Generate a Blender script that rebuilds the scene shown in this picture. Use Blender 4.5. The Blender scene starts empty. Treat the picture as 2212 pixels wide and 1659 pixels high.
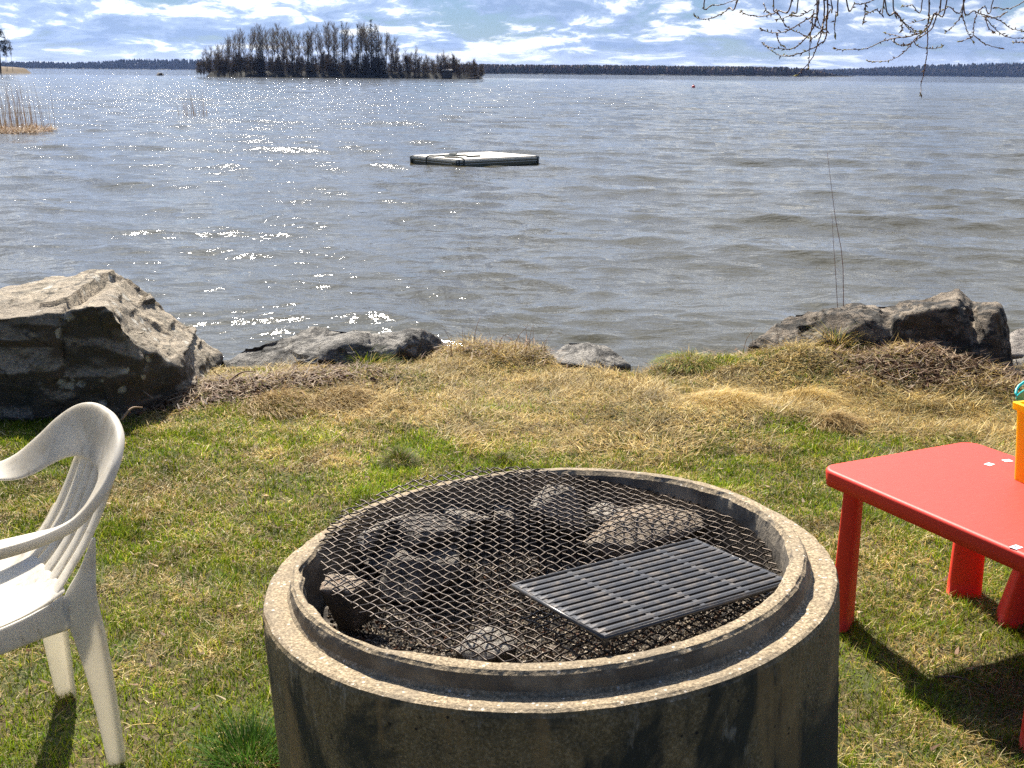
import bpy, bmesh, math, random
import numpy as np
from mathutils import Vector, Matrix
R = math.radians
C = bpy.context.scene.collection
scene = bpy.context.scene
rng = np.random.default_rng(11)
random.seed(5)

# ---------------------------------------------------------------- camera, world, sun
CAM_H, FPX, WPX, HPX = 1.55, 2600.0, 2212.0, 1659.0
PITCH, ROLL = math.atan(674.5 / FPX), R(0.5)
cam_d = bpy.data.cameras.new('camera'); cam = bpy.data.objects.new('camera', cam_d); C.objects.link(cam)
cam_d.sensor_width = 36; cam_d.lens = 36 * FPX / WPX; cam_d.clip_start = 0.05; cam_d.clip_end = 20000
cam.matrix_world = (Matrix.Translation((0, 0, CAM_H)) @ Matrix.Rotation(R(90) - PITCH, 4, 'X')
                    @ Matrix.Rotation(ROLL, 4, 'Z'))
scene.camera = cam
scene.view_settings.view_transform = 'Standard'; scene.view_settings.look = 'None'
scene.view_settings.gamma = 1; scene.view_settings.exposure = 1.22
scene.cycles.use_denoising = False
scene.cycles.max_bounces = 6; scene.cycles.diffuse_bounces = 3; scene.cycles.glossy_bounces = 3
scene.cycles.transparent_max_bounces = 8; scene.cycles.transmission_bounces = 3
scene.cycles.sample_clamp_indirect = 4.0
scene.cycles.volume_bounces = 0

SUN_AZ, SUN_EL = R(-19), R(47)          # azimuth measured from +Y, negative is left
sun_dir = Vector((math.sin(SUN_AZ) * math.cos(SUN_EL), math.cos(SUN_AZ) * math.cos(SUN_EL), math.sin(SUN_EL)))
sl = bpy.data.lights.new('sun', 'SUN'); sl.energy = 5.0; sl.angle = R(0.5); sl.color = (1.0, 0.93, 0.82)
so = bpy.data.objects.new('sun', sl); C.objects.link(so)
so.rotation_euler = sun_dir.to_track_quat('Z', 'Y').to_euler(); so.location = (0, 0, 30)


class NT:
    """small helper round a node tree"""
    def __init__(s, nt): s.nt = nt; s.n = nt.nodes; s.l = nt.links
    def node(s, t, **kw):
        x = s.n.new(t)
        for k, v in kw.items(): setattr(x, k, v)
        return x
    def put(s, sock, v):
        if isinstance(v, bpy.types.NodeSocket): s.l.new(v, sock)
        elif v is not None: sock.default_value = v
    def math(s, op, a, b=None, c=None, clamp=False):
        x = s.node('ShaderNodeMath', operation=op, use_clamp=clamp)
        s.put(x.inputs[0], a)
        if b is not None: s.put(x.inputs[1], b)
        if c is not None: s.put(x.inputs[2], c)
        return x.outputs[0]
    def mix(s, f, a, b, blend='MIX'):
        x = s.node('ShaderNodeMix', data_type='RGBA', blend_type=blend)
        s.put(x.inputs[0], f); s.put(x.inputs[6], rgba(a)); s.put(x.inputs[7], rgba(b))
        return x.outputs[2]
    def ramp(s, v, stops):
        x = s.node('ShaderNodeValToRGB'); e = x.color_ramp.elements
        while len(e) < len(stops): e.new(0.5)
        for i, (p, c) in enumerate(stops):
            e[i].position = p; e[i].color = rgba(c) if not isinstance(c, float) else (c, c, c, 1)
        s.put(x.inputs[0], v); return x.outputs[0]
    def noise(s, vec, scale, detail=4, rough=0.55, dist=0.0, out=0):
        x = s.node('ShaderNodeTexNoise'); x.inputs['Scale'].default_value = scale
        x.inputs['Detail'].default_value = detail; x.inputs['Roughness'].default_value = rough
        x.inputs['Distortion'].default_value = dist; s.put(x.inputs['Vector'], vec)
        return x.outputs[out]
    def voro(s, vec, scale, feature='F1', out='Distance'):
        x = s.node('ShaderNodeTexVoronoi', feature=feature); x.inputs['Scale'].default_value = scale
        s.put(x.inputs['Vector'], vec); return x.outputs[out]
    def mapping(s, vec, scale=(1, 1, 1), loc=(0, 0, 0), rot=(0, 0, 0)):
        x = s.node('ShaderNodeMapping'); s.put(x.inputs[0], vec)
        x.inputs['Scale'].default_value = scale; x.inputs['Location'].default_value = loc
        x.inputs['Rotation'].default_value = rot; return x.outputs[0]
    def smooth(s, v, lo, hi):
        x = s.node('ShaderNodeMapRange', interpolation_type='SMOOTHSTEP')
        s.put(x.inputs[0], v); x.inputs[1].default_value = lo; x.inputs[2].default_value = hi
        return x.outputs[0]


def rgba(c):
    if isinstance(c, (tuple, list)) and len(c) == 3: return (*c, 1.0)
    return c


world = bpy.data.worlds.new('World'); scene.world = world; world.use_nodes = True
w = NT(world.node_tree); w.n.clear()
tc = w.node('ShaderNodeTexCoord').outputs['Generated']
sky = w.node('ShaderNodeTexSky'); sky.sky_type = 'NISHITA'; sky.sun_disc = False
sky.sun_elevation = SUN_EL; sky.sun_rotation = SUN_AZ; sky.air_density = 1.0; sky.dust_density = 0.2; sky.ozone_density = 2.0
bg_sky = w.node('ShaderNodeBackground'); w.put(bg_sky.inputs[0], w.mix(1.0, sky.outputs[0], (0.60, 0.80, 1.18), 'MULTIPLY')); bg_sky.inputs[1].default_value = 0.030
sp = w.node('ShaderNodeSeparateXYZ'); w.l.new(tc, sp.inputs[0])
zc = w.math('MAXIMUM', sp.outputs[2], 0.0)
lz = w.math('MULTIPLY', w.math('LOGARITHM', w.math('ADD', zc, 0.020), math.e), 1.75)
cb = w.node('ShaderNodeCombineXYZ')
w.l.new(w.math('MULTIPLY', sp.outputs[0], 9.0), cb.inputs[0]); w.l.new(w.math('MULTIPLY', sp.outputs[1], 9.0), cb.inputs[1])
w.l.new(lz, cb.inputs[2])
base = w.mapping(cb.outputs[0], loc=(3.1, 0.7, 0.35))
warp = w.noise(base, 1.3, 3, 0.5, out=1)
wv = w.node('ShaderNodeVectorMath', operation='MULTIPLY_ADD'); w.l.new(warp, wv.inputs[0]); wv.inputs[1].default_value = (0.7, 0.7, 0.7)
w.l.new(base, wv.inputs[2]); base = wv.outputs[0]
up = w.mapping(base, loc=(-0.05, 0.1, 0.20))
n1 = w.noise(base, 1.15, 10, 0.66); n2 = w.noise(up, 1.15, 9, 0.62)
mask = w.smooth(n1, 0.36, 0.49)
lit = w.math('ADD', w.math('MULTIPLY', w.math('SUBTRACT', n1, n2), 4.6), 0.38, clamp=True)
thick = w.smooth(n1, 0.48, 0.70)
lit2 = w.math('SUBTRACT', lit, w.math('MULTIPLY', thick, 0.16), clamp=True)
ccol = w.ramp(lit2, [(0.0, (0.23, 0.32, 0.50)), (0.46, (0.36, 0.46, 0.67)), (0.70, (0.80, 0.86, 0.92)), (1.0, (1.10, 1.07, 1.0))])
low = w.smooth(sp.outputs[2], 0.0, 0.022)
ccol = w.mix(low, w.mix(0.45, ccol, (0.86, 0.84, 0.76)), ccol)
dt = w.node('ShaderNodeVectorMath', operation='DOT_PRODUCT'); w.l.new(tc, dt.inputs[0]); dt.inputs[1].default_value = sun_dir
aur = w.math('POWER', w.math('MAXIMUM', dt.outputs['Value'], 0.0), 4.0)       # thin cloud is brighter round the sun
bg_c = w.node('ShaderNodeBackground'); w.put(bg_c.inputs[0], ccol)
w.put(bg_c.inputs[1], w.math('MULTIPLY_ADD', aur, 1.1, 0.42))
mx = w.node('ShaderNodeMixShader'); w.put(mx.inputs[0], w.math('MULTIPLY', w.math('MULTIPLY', mask, 0.93), w.math('ADD', w.math('MULTIPLY', w.smooth(sp.outputs[1], -0.15, 0.45), 0.92), 0.08)))   # unseen sky behind the camera cleared of cloud, to cut fill on facing sides
w.l.new(bg_sky.outputs[0], mx.inputs[1]); w.l.new(bg_c.outputs[0], mx.inputs[2])
wo = w.node('ShaderNodeOutputWorld'); w.l.new(mx.outputs[0], wo.inputs[0])


# ---------------------------------------------------------------- helpers
def ray(px, py):
    a, b = px - WPX / 2, py - HPX / 2
    cr, sr = math.cos(ROLL), math.sin(ROLL)
    u, v = (a * cr + b * sr) / FPX, (a * sr - b * cr) / FPX
    c, s = math.cos(PITCH), math.sin(PITCH)
    return np.array([u, c + v * s, -s + v * c])
def at(px, py, z=0.0):
    r = ray(px, py); return np.array([0, 0, CAM_H]) + r * ((z - CAM_H) / r[2])
def aty(px, py, Y):
    r = ray(px, py); return np.array([0, 0, CAM_H]) + r * (Y / r[1])


def _h(ix, iy, iz, seed):
    n = (ix.astype(np.int64) * 374761393 + iy.astype(np.int64) * 668265263 + iz.astype(np.int64) * 2147483647 + seed * 974634777) & 0xFFFFFFFF
    n = ((n ^ (n >> 13)) * 1274126177) & 0xFFFFFFFF
    n = ((n ^ (n >> 16)) * 2246822519) & 0xFFFFFFFF
    return ((n ^ (n >> 15)) & 0xFFFFFF) / float(0xFFFFFF)
def vnoise(P, seed=0):
    P = np.asarray(P, float)
    i = np.floor(P).astype(np.int64); f = P - i; f = f * f * (3 - 2 * f)
    x, y, z = i.T; fx, fy, fz = f.T
    def g(a, b, c): return _h(x + a, y + b, z + c, seed)
    l = lambda a, b, t: a + (b - a) * t
    return l(l(l(g(0, 0, 0), g(1, 0, 0), fx), l(g(0, 1, 0), g(1, 1, 0), fx), fy),
             l(l(g(0, 0, 1), g(1, 0, 1), fx), l(g(0, 1, 1), g(1, 1, 1), fx), fy), fz)
def fbm(P, octs=4, seed=0, gain=0.5):
    P = np.asarray(P, float); s = 0; a = 1; t = 0
    for k in range(octs):
        s = s + a * vnoise(P * 2 ** k + k * 17.3, seed + k); t += a; a *= gain
    return s / t - 0.5
def fbm2(x, y, sc, octs=4, seed=0):
    return fbm(np.stack([np.ravel(x) * sc, np.ravel(y) * sc, np.zeros(np.size(x)) + seed * .37], 1), octs, seed)
def sstep(a, b, x):
    t = np.clip((x - a) / (b - a), 0, 1); return t * t * (3 - 2 * t)


def mesh_np(name, V, F, smooth=False, col=None):
    """V (n,3); F (m,k) all faces of k corners"""
    V = np.asarray(V, np.float32); F = np.asarray(F, np.int32)
    me = bpy.data.meshes.new(name); k = F.shape[1]
    me.vertices.add(len(V)); me.vertices.foreach_set('co', V.ravel())
    me.loops.add(F.size); me.loops.foreach_set('vertex_index', F.ravel())
    me.polygons.add(len(F)); me.polygons.foreach_set('loop_start', np.arange(0, F.size, k, dtype=np.int32))
    me.polygons.foreach_set('loop_total', np.full(len(F), k, np.int32))
    me.polygons.foreach_set('use_smooth', np.full(len(F), smooth))
    if col is not None:
        a = me.color_attributes.new('Col', 'FLOAT_COLOR', 'POINT')
        c = np.ones((len(V), 4), np.float32); c[:, :3] = col; a.data.foreach_set('color', c.ravel())
    me.update(calc_edges=True); me.validate(); return me
def link(name, me, mat, parent=None, loc=None, rot=None):
    o = bpy.data.objects.new(name, me); C.objects.link(o)
    if mat is not None:
        for m in (mat if isinstance(mat, (list, tuple)) else [mat]): me.materials.append(m)
    if parent is not None: o.parent = parent
    if loc is not None: o.location = loc
    if rot is not None: o.rotation_euler = rot
    return o
def tag(o, label=None, cat=None, group=None, kind=None):
    if label: o['label'] = label
    if cat: o['category'] = cat
    if group: o['group'] = group
    if kind: o['kind'] = kind
    return o
def empty(name, loc=(0, 0, 0), rz=0):
    o = bpy.data.objects.new(name, None); C.objects.link(o); o.location = loc; o.rotation_euler = (0, 0, rz)
    o.empty_display_size = 0.1; return o


class MB:
    def __init__(s): s.v = []; s.f = []; s.m = []
    def add(s, V, F, mi=0):
        b = len(s.v); s.v += [tuple(map(float, p)) for p in V]
        s.f += [tuple(b + i for i in f) for f in F]; s.m += [mi] * len(F)
    def tube(s, pts, rads, n=6, mi=0, cap=True):
        pts = [Vector(p) for p in pts]; V = []; F = []
        ref = None
        for i, p in enumerate(pts):
            t = (pts[min(i + 1, len(pts) - 1)] - pts[max(i - 1, 0)]).normalized()
            if ref is None: ref = t.orthogonal().normalized()
            u = (ref - t * ref.dot(t)); u = u.normalized() if u.length > 1e-6 else t.orthogonal().normalized(); ref = u
            v = t.cross(u); r = rads[i] if hasattr(rads, '__len__') else rads
            for k in range(n):
                a = 2 * math.pi * k / n; V.append(p + (u * math.cos(a) + v * math.sin(a)) * r)
        for i in range(len(pts) - 1):
            for k in range(n):
                F.append((i * n + k, i * n + (k + 1) % n, (i + 1) * n + (k + 1) % n, (i + 1) * n + k))
        if cap: F.append(tuple(range(n))[::-1]); F.append(tuple((len(pts) - 1) * n + k for k in range(n)))
        s.add(V, F, mi)
    def box(s, c, d, M=None, mi=0):
        V = [Vector((x * d[0] / 2, y * d[1] / 2, z * d[2] / 2)) for x in (-1, 1) for y in (-1, 1) for z in (-1, 1)]
        V = [(M @ p if M else p) + Vector(c) for p in V]
        s.add(V, [(0, 1, 3, 2), (4, 6, 7, 5), (0, 4, 5, 1), (2, 3, 7, 6), (0, 2, 6, 4), (1, 5, 7, 3)], mi)
    def grid(s, G, mi=0, close_u=False):
        G = np.asarray(G); a, b, _ = G.shape; F = []
        for i in range(a if close_u else a - 1):
            for j in range(b - 1):
                i2 = (i + 1) % a; F.append((i * b + j, i2 * b + j, i2 * b + j + 1, i * b + j + 1))
        s.add(G.reshape(-1, 3), F, mi)
    def build(s, name, mat, parent=None, smooth=False, loc=None, rot=None):
        me = bpy.data.meshes.new(name); me.from_pydata(s.v, [], s.f); me.update()
        o = link(name, me, mat, parent, loc, rot)
        me.polygons.foreach_set('material_index', s.m)
        me.polygons.foreach_set('use_smooth', [smooth] * len(me.polygons)); return o


def catmull(P, n):
    P = np.asarray(P, float); Q = np.vstack([2 * P[0] - P[1], P, 2 * P[-1] - P[-2]]); out = []
    m = len(P) - 1
    for t in np.linspace(0, m, n):
        i = min(int(t), m - 1); u = t - i; a, b, c, d = Q[i:i + 4]
        out.append(.5 * (2 * b + (c - a) * u + (2 * a - 5 * b + 4 * c - d) * u ** 2 + (3 * b - a - 3 * c + d) * u ** 3))
    return np.array(out)


def mat(name):
    m = bpy.data.materials.new(name); m.use_nodes = True; t = NT(m.node_tree); t.n.clear()
    out = t.node('ShaderNodeOutputMaterial'); p = t.node('ShaderNodeBsdfPrincipled'); t.l.new(p.outputs[0], out.inputs[0])
    t.out, t.p = out, p; t.obj = t.node('ShaderNodeTexCoord').outputs['Object']
    t.pos = t.node('ShaderNodeNewGeometry').outputs['Position']
    return m, t
def bump(t, h, strength=0.5, dist=0.01, normal=None):
    b = t.node('ShaderNodeBump'); b.inputs['Strength'].default_value = strength; b.inputs['Distance'].default_value = dist
    t.put(b.inputs['Height'], h)
    if normal is not None: t.l.new(normal, b.inputs['Normal'])
    return b.outputs[0]
def plain(name, col, rough=0.5, var=0.1, sc=20, metallic=0.0, bstr=0.1, bdist=0.002):
    m, t = mat(name); n = t.noise(t.obj, sc, 5)
    t.put(t.p.inputs['Base Color'], t.mix(n, tuple(c * (1 - var) for c in col), tuple(min(1, c * (1 + var)) for c in col)))
    t.p.inputs['Roughness'].default_value = rough; t.p.inputs['Metallic'].default_value = metallic
    t.put(t.p.inputs['Normal'], bump(t, n, bstr, bdist)); return m


# ---------------------------------------------------------------- materials
def leaf_mat(name, transl=0.35, rough=0.6, tint=(1, 1, 1)):
    m = bpy.data.materials.new(name); m.use_nodes = True; t = NT(m.node_tree); t.n.clear()
    out = t.node('ShaderNodeOutputMaterial')
    a = t.node('ShaderNodeVertexColor', layer_name='Col').outputs[0]
    a = t.mix(1.0, a, tint, 'MULTIPLY')
    p = t.node('ShaderNodeBsdfPrincipled'); t.put(p.inputs['Base Color'], a); p.inputs['Roughness'].default_value = rough
    p.inputs['Specular IOR Level'].default_value = 0.12
    tr = t.node('ShaderNodeBsdfTranslucent'); t.put(tr.inputs[0], a)
    mxs = t.node('ShaderNodeMixShader'); mxs.inputs[0].default_value = transl
    t.l.new(p.outputs[0], mxs.inputs[1]); t.l.new(tr.outputs[0], mxs.inputs[2]); t.l.new(mxs.outputs[0], out.inputs[0])
    return m
M_grass = leaf_mat('grass_blades', 0.42, 0.45)
M_straw = leaf_mat('straw_blades', 0.32, 0.55)

M_soil, t = mat('soil')
n = t.noise(t.pos, 5, 6, .65); n2_ = t.noise(t.pos, 60, 5, .7)
c = t.ramp(n2_, [(0.3, (0.03, 0.022, 0.010)), (0.5, (0.09, 0.068, 0.025)), (0.7, (0.20, 0.15, 0.06))])
c = t.mix(t.smooth(n, .45, .6), c, t.ramp(n2_, [(0.3, (0.03, 0.035, 0.01)), (0.7, (0.12, 0.13, 0.03))]))
t.put(t.p.inputs['Base Color'], c); t.p.inputs['Roughness'].default_value = 0.95
t.put(t.p.inputs['Normal'], bump(t, n2_, 0.8, 0.02))

M_mulch = plain('dark_mulch', (0.075, 0.042, 0.026), 0.9, .5, 60, 0, .8, .01)

M_water, t = mat('lake_water')
mp = t.mapping(t.pos, scale=(0.55, 1.0, 1.0), rot=(0, 0, R(8)))
na = t.noise(mp, 2.6, 3, .55, .3); nb = t.noise(mp, 11, 3, .6, .4); nc = t.noise(mp, 34, 2, .5)
h = t.math('ADD', t.math('MULTIPLY', na, 0.055), t.math('ADD', t.math('MULTIPLY', nb, 0.012), t.math('MULTIPLY', nc, 0.0015)))
sy = t.node('ShaderNodeSeparateXYZ'); t.l.new(t.pos, sy.inputs[0])
far_ = t.math('ADD', t.math('MULTIPLY', t.smooth(sy.outputs[1], 10, 110), 1.9), .85)    # livelier ripples out in the open lake
t.put(t.p.inputs['Normal'], bump(t, t.math('MULTIPLY', h, far_), 1.0, 1.0))
t.put(t.p.inputs['Base Color'], t.mix(t.noise(t.pos, 0.06, 2), (0.058, 0.052, 0.026), (0.082, 0.068, 0.032)))
t.p.inputs['Roughness'].default_value = 0.05; t.p.inputs['IOR'].default_value = 1.42

def rock_mat(name, base_a, base_b, lichen=0.5, dark=0.5, sc=1.0, stain=(0.035, 0.04, 0.028), thr=.50):
    m, t = mat(name)
    n = t.noise(t.pos, 2.6 * sc, 8, .7, .3); f = t.noise(t.pos, 45 * sc, 6, .8); f2 = t.noise(t.pos, 160 * sc, 4, .8)
    st = t.noise(t.mapping(t.pos, scale=(1, 1, 2.4)), 4.5 * sc, 8, .75, .6)
    c = t.mix(t.smooth(n, .38, .62), base_a, base_b)
    c = t.mix(t.math('MULTIPLY', t.smooth(f, .46, .66), .75), c, tuple(v * .28 for v in base_a))
    c = t.mix(t.math('MULTIPLY', t.smooth(f2, .54, .66), .55), c, tuple(min(.8, v * 1.7) for v in base_b))
    c = t.mix(t.math('MULTIPLY', t.smooth(st, thr, thr + .10), dark), c, stain)
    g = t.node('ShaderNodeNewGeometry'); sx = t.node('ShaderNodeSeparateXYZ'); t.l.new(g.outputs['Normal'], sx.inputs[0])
    wall = t.math('SUBTRACT', 1, t.smooth(t.math('ADD', sx.outputs[2], t.math('MULTIPLY', t.math('SUBTRACT', st, .5), 1.2)), .10, .45))   # shade painted dark into the colour of steep faces, broken up by noise
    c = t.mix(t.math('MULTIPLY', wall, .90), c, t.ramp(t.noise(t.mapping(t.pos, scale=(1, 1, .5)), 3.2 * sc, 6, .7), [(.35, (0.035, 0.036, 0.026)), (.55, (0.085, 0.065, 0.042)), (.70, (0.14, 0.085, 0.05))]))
    dpos = t.node('ShaderNodeVectorMath', operation='MULTIPLY_ADD'); t.l.new(t.noise(t.pos, 9 * sc, 4, .6, out=1), dpos.inputs[0]); dpos.inputs[1].default_value = (.10 / sc,) * 3; t.l.new(t.pos, dpos.inputs[2])
    v = t.voro(dpos.outputs[0], 13 * sc); lm = t.math('MULTIPLY', t.math('SUBTRACT', 1, t.smooth(v, .25, .36)), t.smooth(t.noise(t.pos, 4.2 * sc, 4), .49, .57))
    c = t.mix(t.math('MULTIPLY', lm, lichen), c, t.mix(f, (0.46, 0.43, 0.36), (0.70, 0.67, 0.58)))
    cr = t.voro(t.mapping(dpos.outputs[0], scale=(1, 1, 1.8), rot=(.3, .2, .5)), 3.2 * sc, 'DISTANCE_TO_EDGE'); crk = t.math('SUBTRACT', 1, t.smooth(cr, .004, .030))
    c = t.mix(t.math('MULTIPLY', t.math('MULTIPLY', crk, t.smooth(n, .45, .55)), .7), c, (0.02, 0.018, 0.015))
    t.put(t.p.inputs['Base Color'], c); t.p.inputs['Roughness'].default_value = 0.85
    b1 = bump(t, f2, .8, .004); b2 = bump(t, f, 1.0, .014, b1); b3 = bump(t, crk, -.6, .012, b2)
    t.put(t.p.inputs['Normal'], bump(t, t.noise(t.mapping(t.pos, scale=(1, 1, 2.0), rot=(.2, .3, 0)), 13 * sc, 6, .7), .8, .035, b3)); return m
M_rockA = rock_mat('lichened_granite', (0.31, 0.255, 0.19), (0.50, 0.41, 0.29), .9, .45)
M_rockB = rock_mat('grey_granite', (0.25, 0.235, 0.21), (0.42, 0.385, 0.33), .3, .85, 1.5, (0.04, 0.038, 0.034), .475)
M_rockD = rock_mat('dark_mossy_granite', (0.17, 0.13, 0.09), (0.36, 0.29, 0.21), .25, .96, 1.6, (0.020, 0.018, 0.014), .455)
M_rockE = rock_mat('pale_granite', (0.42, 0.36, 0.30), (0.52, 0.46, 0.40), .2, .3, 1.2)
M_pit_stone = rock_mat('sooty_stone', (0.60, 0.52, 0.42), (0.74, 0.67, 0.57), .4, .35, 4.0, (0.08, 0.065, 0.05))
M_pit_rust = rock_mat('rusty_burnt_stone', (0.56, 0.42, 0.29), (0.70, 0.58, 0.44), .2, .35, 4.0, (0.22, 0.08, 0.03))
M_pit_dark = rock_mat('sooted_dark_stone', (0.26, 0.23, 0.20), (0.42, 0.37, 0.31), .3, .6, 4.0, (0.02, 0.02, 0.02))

M_conc, t = mat('old_concrete')
geo = t.node('ShaderNodeNewGeometry'); sx = t.node('ShaderNodeSeparateXYZ'); t.l.new(geo.outputs['Normal'], sx.inputs[0])
so_ = t.node('ShaderNodeSeparateXYZ'); t.l.new(t.obj, so_.inputs[0])
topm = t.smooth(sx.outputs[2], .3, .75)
g1 = t.noise(t.obj, 160, 4, .7); g2 = t.noise(t.obj, 9, 6, .6); g3 = t.noise(t.obj, 2.6, 6, .65, .6)
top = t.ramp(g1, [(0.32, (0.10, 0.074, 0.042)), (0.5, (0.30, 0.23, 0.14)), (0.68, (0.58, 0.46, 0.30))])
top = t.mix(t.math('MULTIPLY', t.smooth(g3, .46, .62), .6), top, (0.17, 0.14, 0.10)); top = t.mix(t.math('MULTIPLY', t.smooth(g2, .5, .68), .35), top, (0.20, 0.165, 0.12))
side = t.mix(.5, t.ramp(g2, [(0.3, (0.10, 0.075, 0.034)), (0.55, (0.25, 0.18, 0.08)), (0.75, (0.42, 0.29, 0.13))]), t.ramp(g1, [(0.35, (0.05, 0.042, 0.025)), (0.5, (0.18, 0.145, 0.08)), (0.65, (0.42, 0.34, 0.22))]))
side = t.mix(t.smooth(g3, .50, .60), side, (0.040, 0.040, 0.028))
side = t.mix(t.math('MULTIPLY', t.smooth(t.noise(t.mapping(t.obj, scale=(1, 1, .35), loc=(4, 2, 1)), 14, 5, .7), .60, .68), .5), side, (0.36, 0.33, 0.27))
side = t.mix(t.math('MULTIPLY', t.smooth(t.noise(t.mapping(t.obj, scale=(1, 1, .12), loc=(1, 5, 2)), 11, 4, .6), .56, .64), .6), side, (0.30, 0.20, 0.09))
side = t.mix(t.math('MULTIPLY', t.math('SUBTRACT', 1, t.smooth(t.voro(t.obj, 42), .10, .2)), t.smooth(t.noise(t.obj, 22, 3), .50, .56)), side, (0.02, 0.018, 0.016))
vv = t.voro(t.obj, 75, out='Distance'); agg = t.math('SUBTRACT', 1, t.smooth(vv, .15, .3))
top = t.mix(t.math('MULTIPLY', agg, t.smooth(t.noise(t.obj, 30, 2), .5, .56)), top, (0.66, 0.58, 0.47))
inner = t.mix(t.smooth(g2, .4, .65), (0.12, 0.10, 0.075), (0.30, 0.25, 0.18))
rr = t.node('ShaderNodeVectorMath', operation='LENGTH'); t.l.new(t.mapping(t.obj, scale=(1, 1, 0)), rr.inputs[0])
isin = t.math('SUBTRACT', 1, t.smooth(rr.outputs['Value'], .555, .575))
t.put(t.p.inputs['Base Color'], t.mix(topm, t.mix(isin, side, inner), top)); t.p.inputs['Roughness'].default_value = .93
b1 = bump(t, g1, .7, .004); t.put(t.p.inputs['Normal'], bump(t, t.noise(t.obj, 45, 5, .7), .6, .006, b1))

M_iron = plain('blackened_wire', (0.060, 0.046, 0.035), 0.40, .5, 40, 0.75, .3, .001)
M_cast, t = mat('enamelled_cast_iron')
n = t.noise(t.obj, 30, 5, .7); t.put(t.p.inputs['Base Color'], t.mix(t.smooth(n, .45, .7), (0.075, 0.072, 0.070), (0.15, 0.125, 0.10)))
t.p.inputs['Metallic'].default_value = .45; t.put(t.p.inputs['Roughness'], t.math('ADD', t.math('MULTIPLY', n, .3), .22))
t.put(t.p.inputs['Normal'], bump(t, t.noise(t.obj, 220, 3), .25, .001))
M_ash, t = mat('ash_and_soot')
n = t.noise(t.pos, 30, 7, .75); t.put(t.p.inputs['Base Color'], t.ramp(n, [(0.35, (0.008, 0.008, 0.007)), (0.5, (0.05, 0.04, 0.03)), (0.66, (0.30, 0.25, 0.19))]))
t.p.inputs['Roughness'].default_value = 1; t.put(t.p.inputs['Normal'], bump(t, n, 1, .02))
M_char = leaf_mat('charred_bits', 0.0, 0.8)

M_plastic, t = mat('weathered_white_plastic')
n = t.noise(t.obj, 7, 7, .7, .6); f = t.noise(t.mapping(t.obj, scale=(1, 1, .3)), 60, 6, .75)
geo = t.node('ShaderNodeNewGeometry')
grime = t.smooth(n, .50, .72)  # patchy warm grime, spread by noise alone
c = t.mix(t.math('MULTIPLY', grime, .75), (0.84, 0.79, 0.69), (0.44, 0.38, 0.29))
c = t.mix(t.math('MULTIPLY', t.smooth(f, .55, .68), .6), c, (0.26, 0.215, 0.17))
c = t.mix(t.math('MULTIPLY', t.smooth(t.noise(t.obj, 3.2, 6, .7), .48, .62), .45), c, (0.40, 0.34, 0.25))
t.put(t.p.inputs['Base Color'], c); t.p.inputs['Roughness'].default_value = .5
tl_ = t.node('ShaderNodeBsdfTranslucent'); t.put(tl_.inputs[0], (0.90, 0.85, 0.74, 1)); ms_ = t.node('ShaderNodeMixShader'); ms_.inputs[0].default_value = .42
t.l.new(t.p.outputs[0], ms_.inputs[1]); t.l.new(tl_.outputs[0], ms_.inputs[2]); t.l.new(ms_.outputs[0], t.out.inputs[0])
t.put(t.p.inputs['Normal'], bump(t, f, .15, .001))

def toy_mat(name, col, rough=.38, scuff=.12, transl=0):
    m, t = mat(name); n = t.noise(t.obj, 5, 5, .6); s = t.noise(t.mapping(t.obj, scale=(1, 9, 1), rot=(0, 0, .6)), 30, 6, .8)
    c = t.mix(n, tuple(v * .93 for v in col), col); c = t.mix(t.math('MULTIPLY', t.smooth(s, .55, .75), scuff), c, tuple(min(1, v + .22) for v in col))
    t.put(t.p.inputs['Base Color'], c); t.put(t.p.inputs['Roughness'], t.math('ADD', t.math('MULTIPLY', s, .25), rough - .1))
    t.put(t.p.inputs['Normal'], bump(t, t.noise(t.obj, 300, 2), .12, .0006))
    if transl:      # thin moulded wall that lets daylight through
        tl_ = t.node('ShaderNodeBsdfTranslucent'); t.put(tl_.inputs[0], rgba(col)); ms_ = t.node('ShaderNodeMixShader'); ms_.inputs[0].default_value = transl
        t.l.new(t.p.outputs[0], ms_.inputs[1]); t.l.new(tl_.outputs[0], ms_.inputs[2]); t.l.new(ms_.outputs[0], t.out.inputs[0])
    return m
M_red = toy_mat('faded_red_plastic', (0.76, 0.032, 0.012), .55, .22); M_yellow = toy_mat('yellow_plastic', (0.95, 0.72, 0.012), .35, .05, .4)
M_teal = toy_mat('teal_plastic', (0.02, 0.50, 0.50), .35, .05)
M_paper = plain('white_paper', (0.75, 0.76, 0.80), .6, .04); M_ink = plain('grey_ink', (0.12, 0.14, 0.2), .6, .1)
M_deck, t = mat('bleached_deck')
n = t.noise(t.mapping(t.obj, scale=(1, 12, 1)), 3, 5, .6); n_ = t.noise(t.obj, 2, 5, .7)
t.put(t.p.inputs['Base Color'], t.mix(t.smooth(n_, .55, .7), t.mix(n, (0.62, 0.57, 0.50), (0.74, 0.70, 0.63)), (0.42, 0.36, 0.30))); t.p.inputs['Roughness'].default_value = .8
M_wood = plain('grey_green_wood', (0.17, 0.16, 0.10), .75, .35, 6); M_trim = plain('pale_edge_trim', (0.50, 0.50, 0.44), .6, .15, 5)
M_rubber = plain('black_rope_and_rubber', (0.035, 0.05, 0.045), .6, .3)
M_bark = plain('dark_bark', (0.085, 0.062, 0.048), .85, .4, 25, 0, .6, .01)
M_twig = plain('brown_twig', (0.12, 0.075, 0.052), .55, .35, 60); M_bud = leaf_mat('opening_buds', .4, .5)
M_birch = plain('pale_birch_bark', (0.20, 0.175, 0.15), .8, .4, 3)
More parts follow.
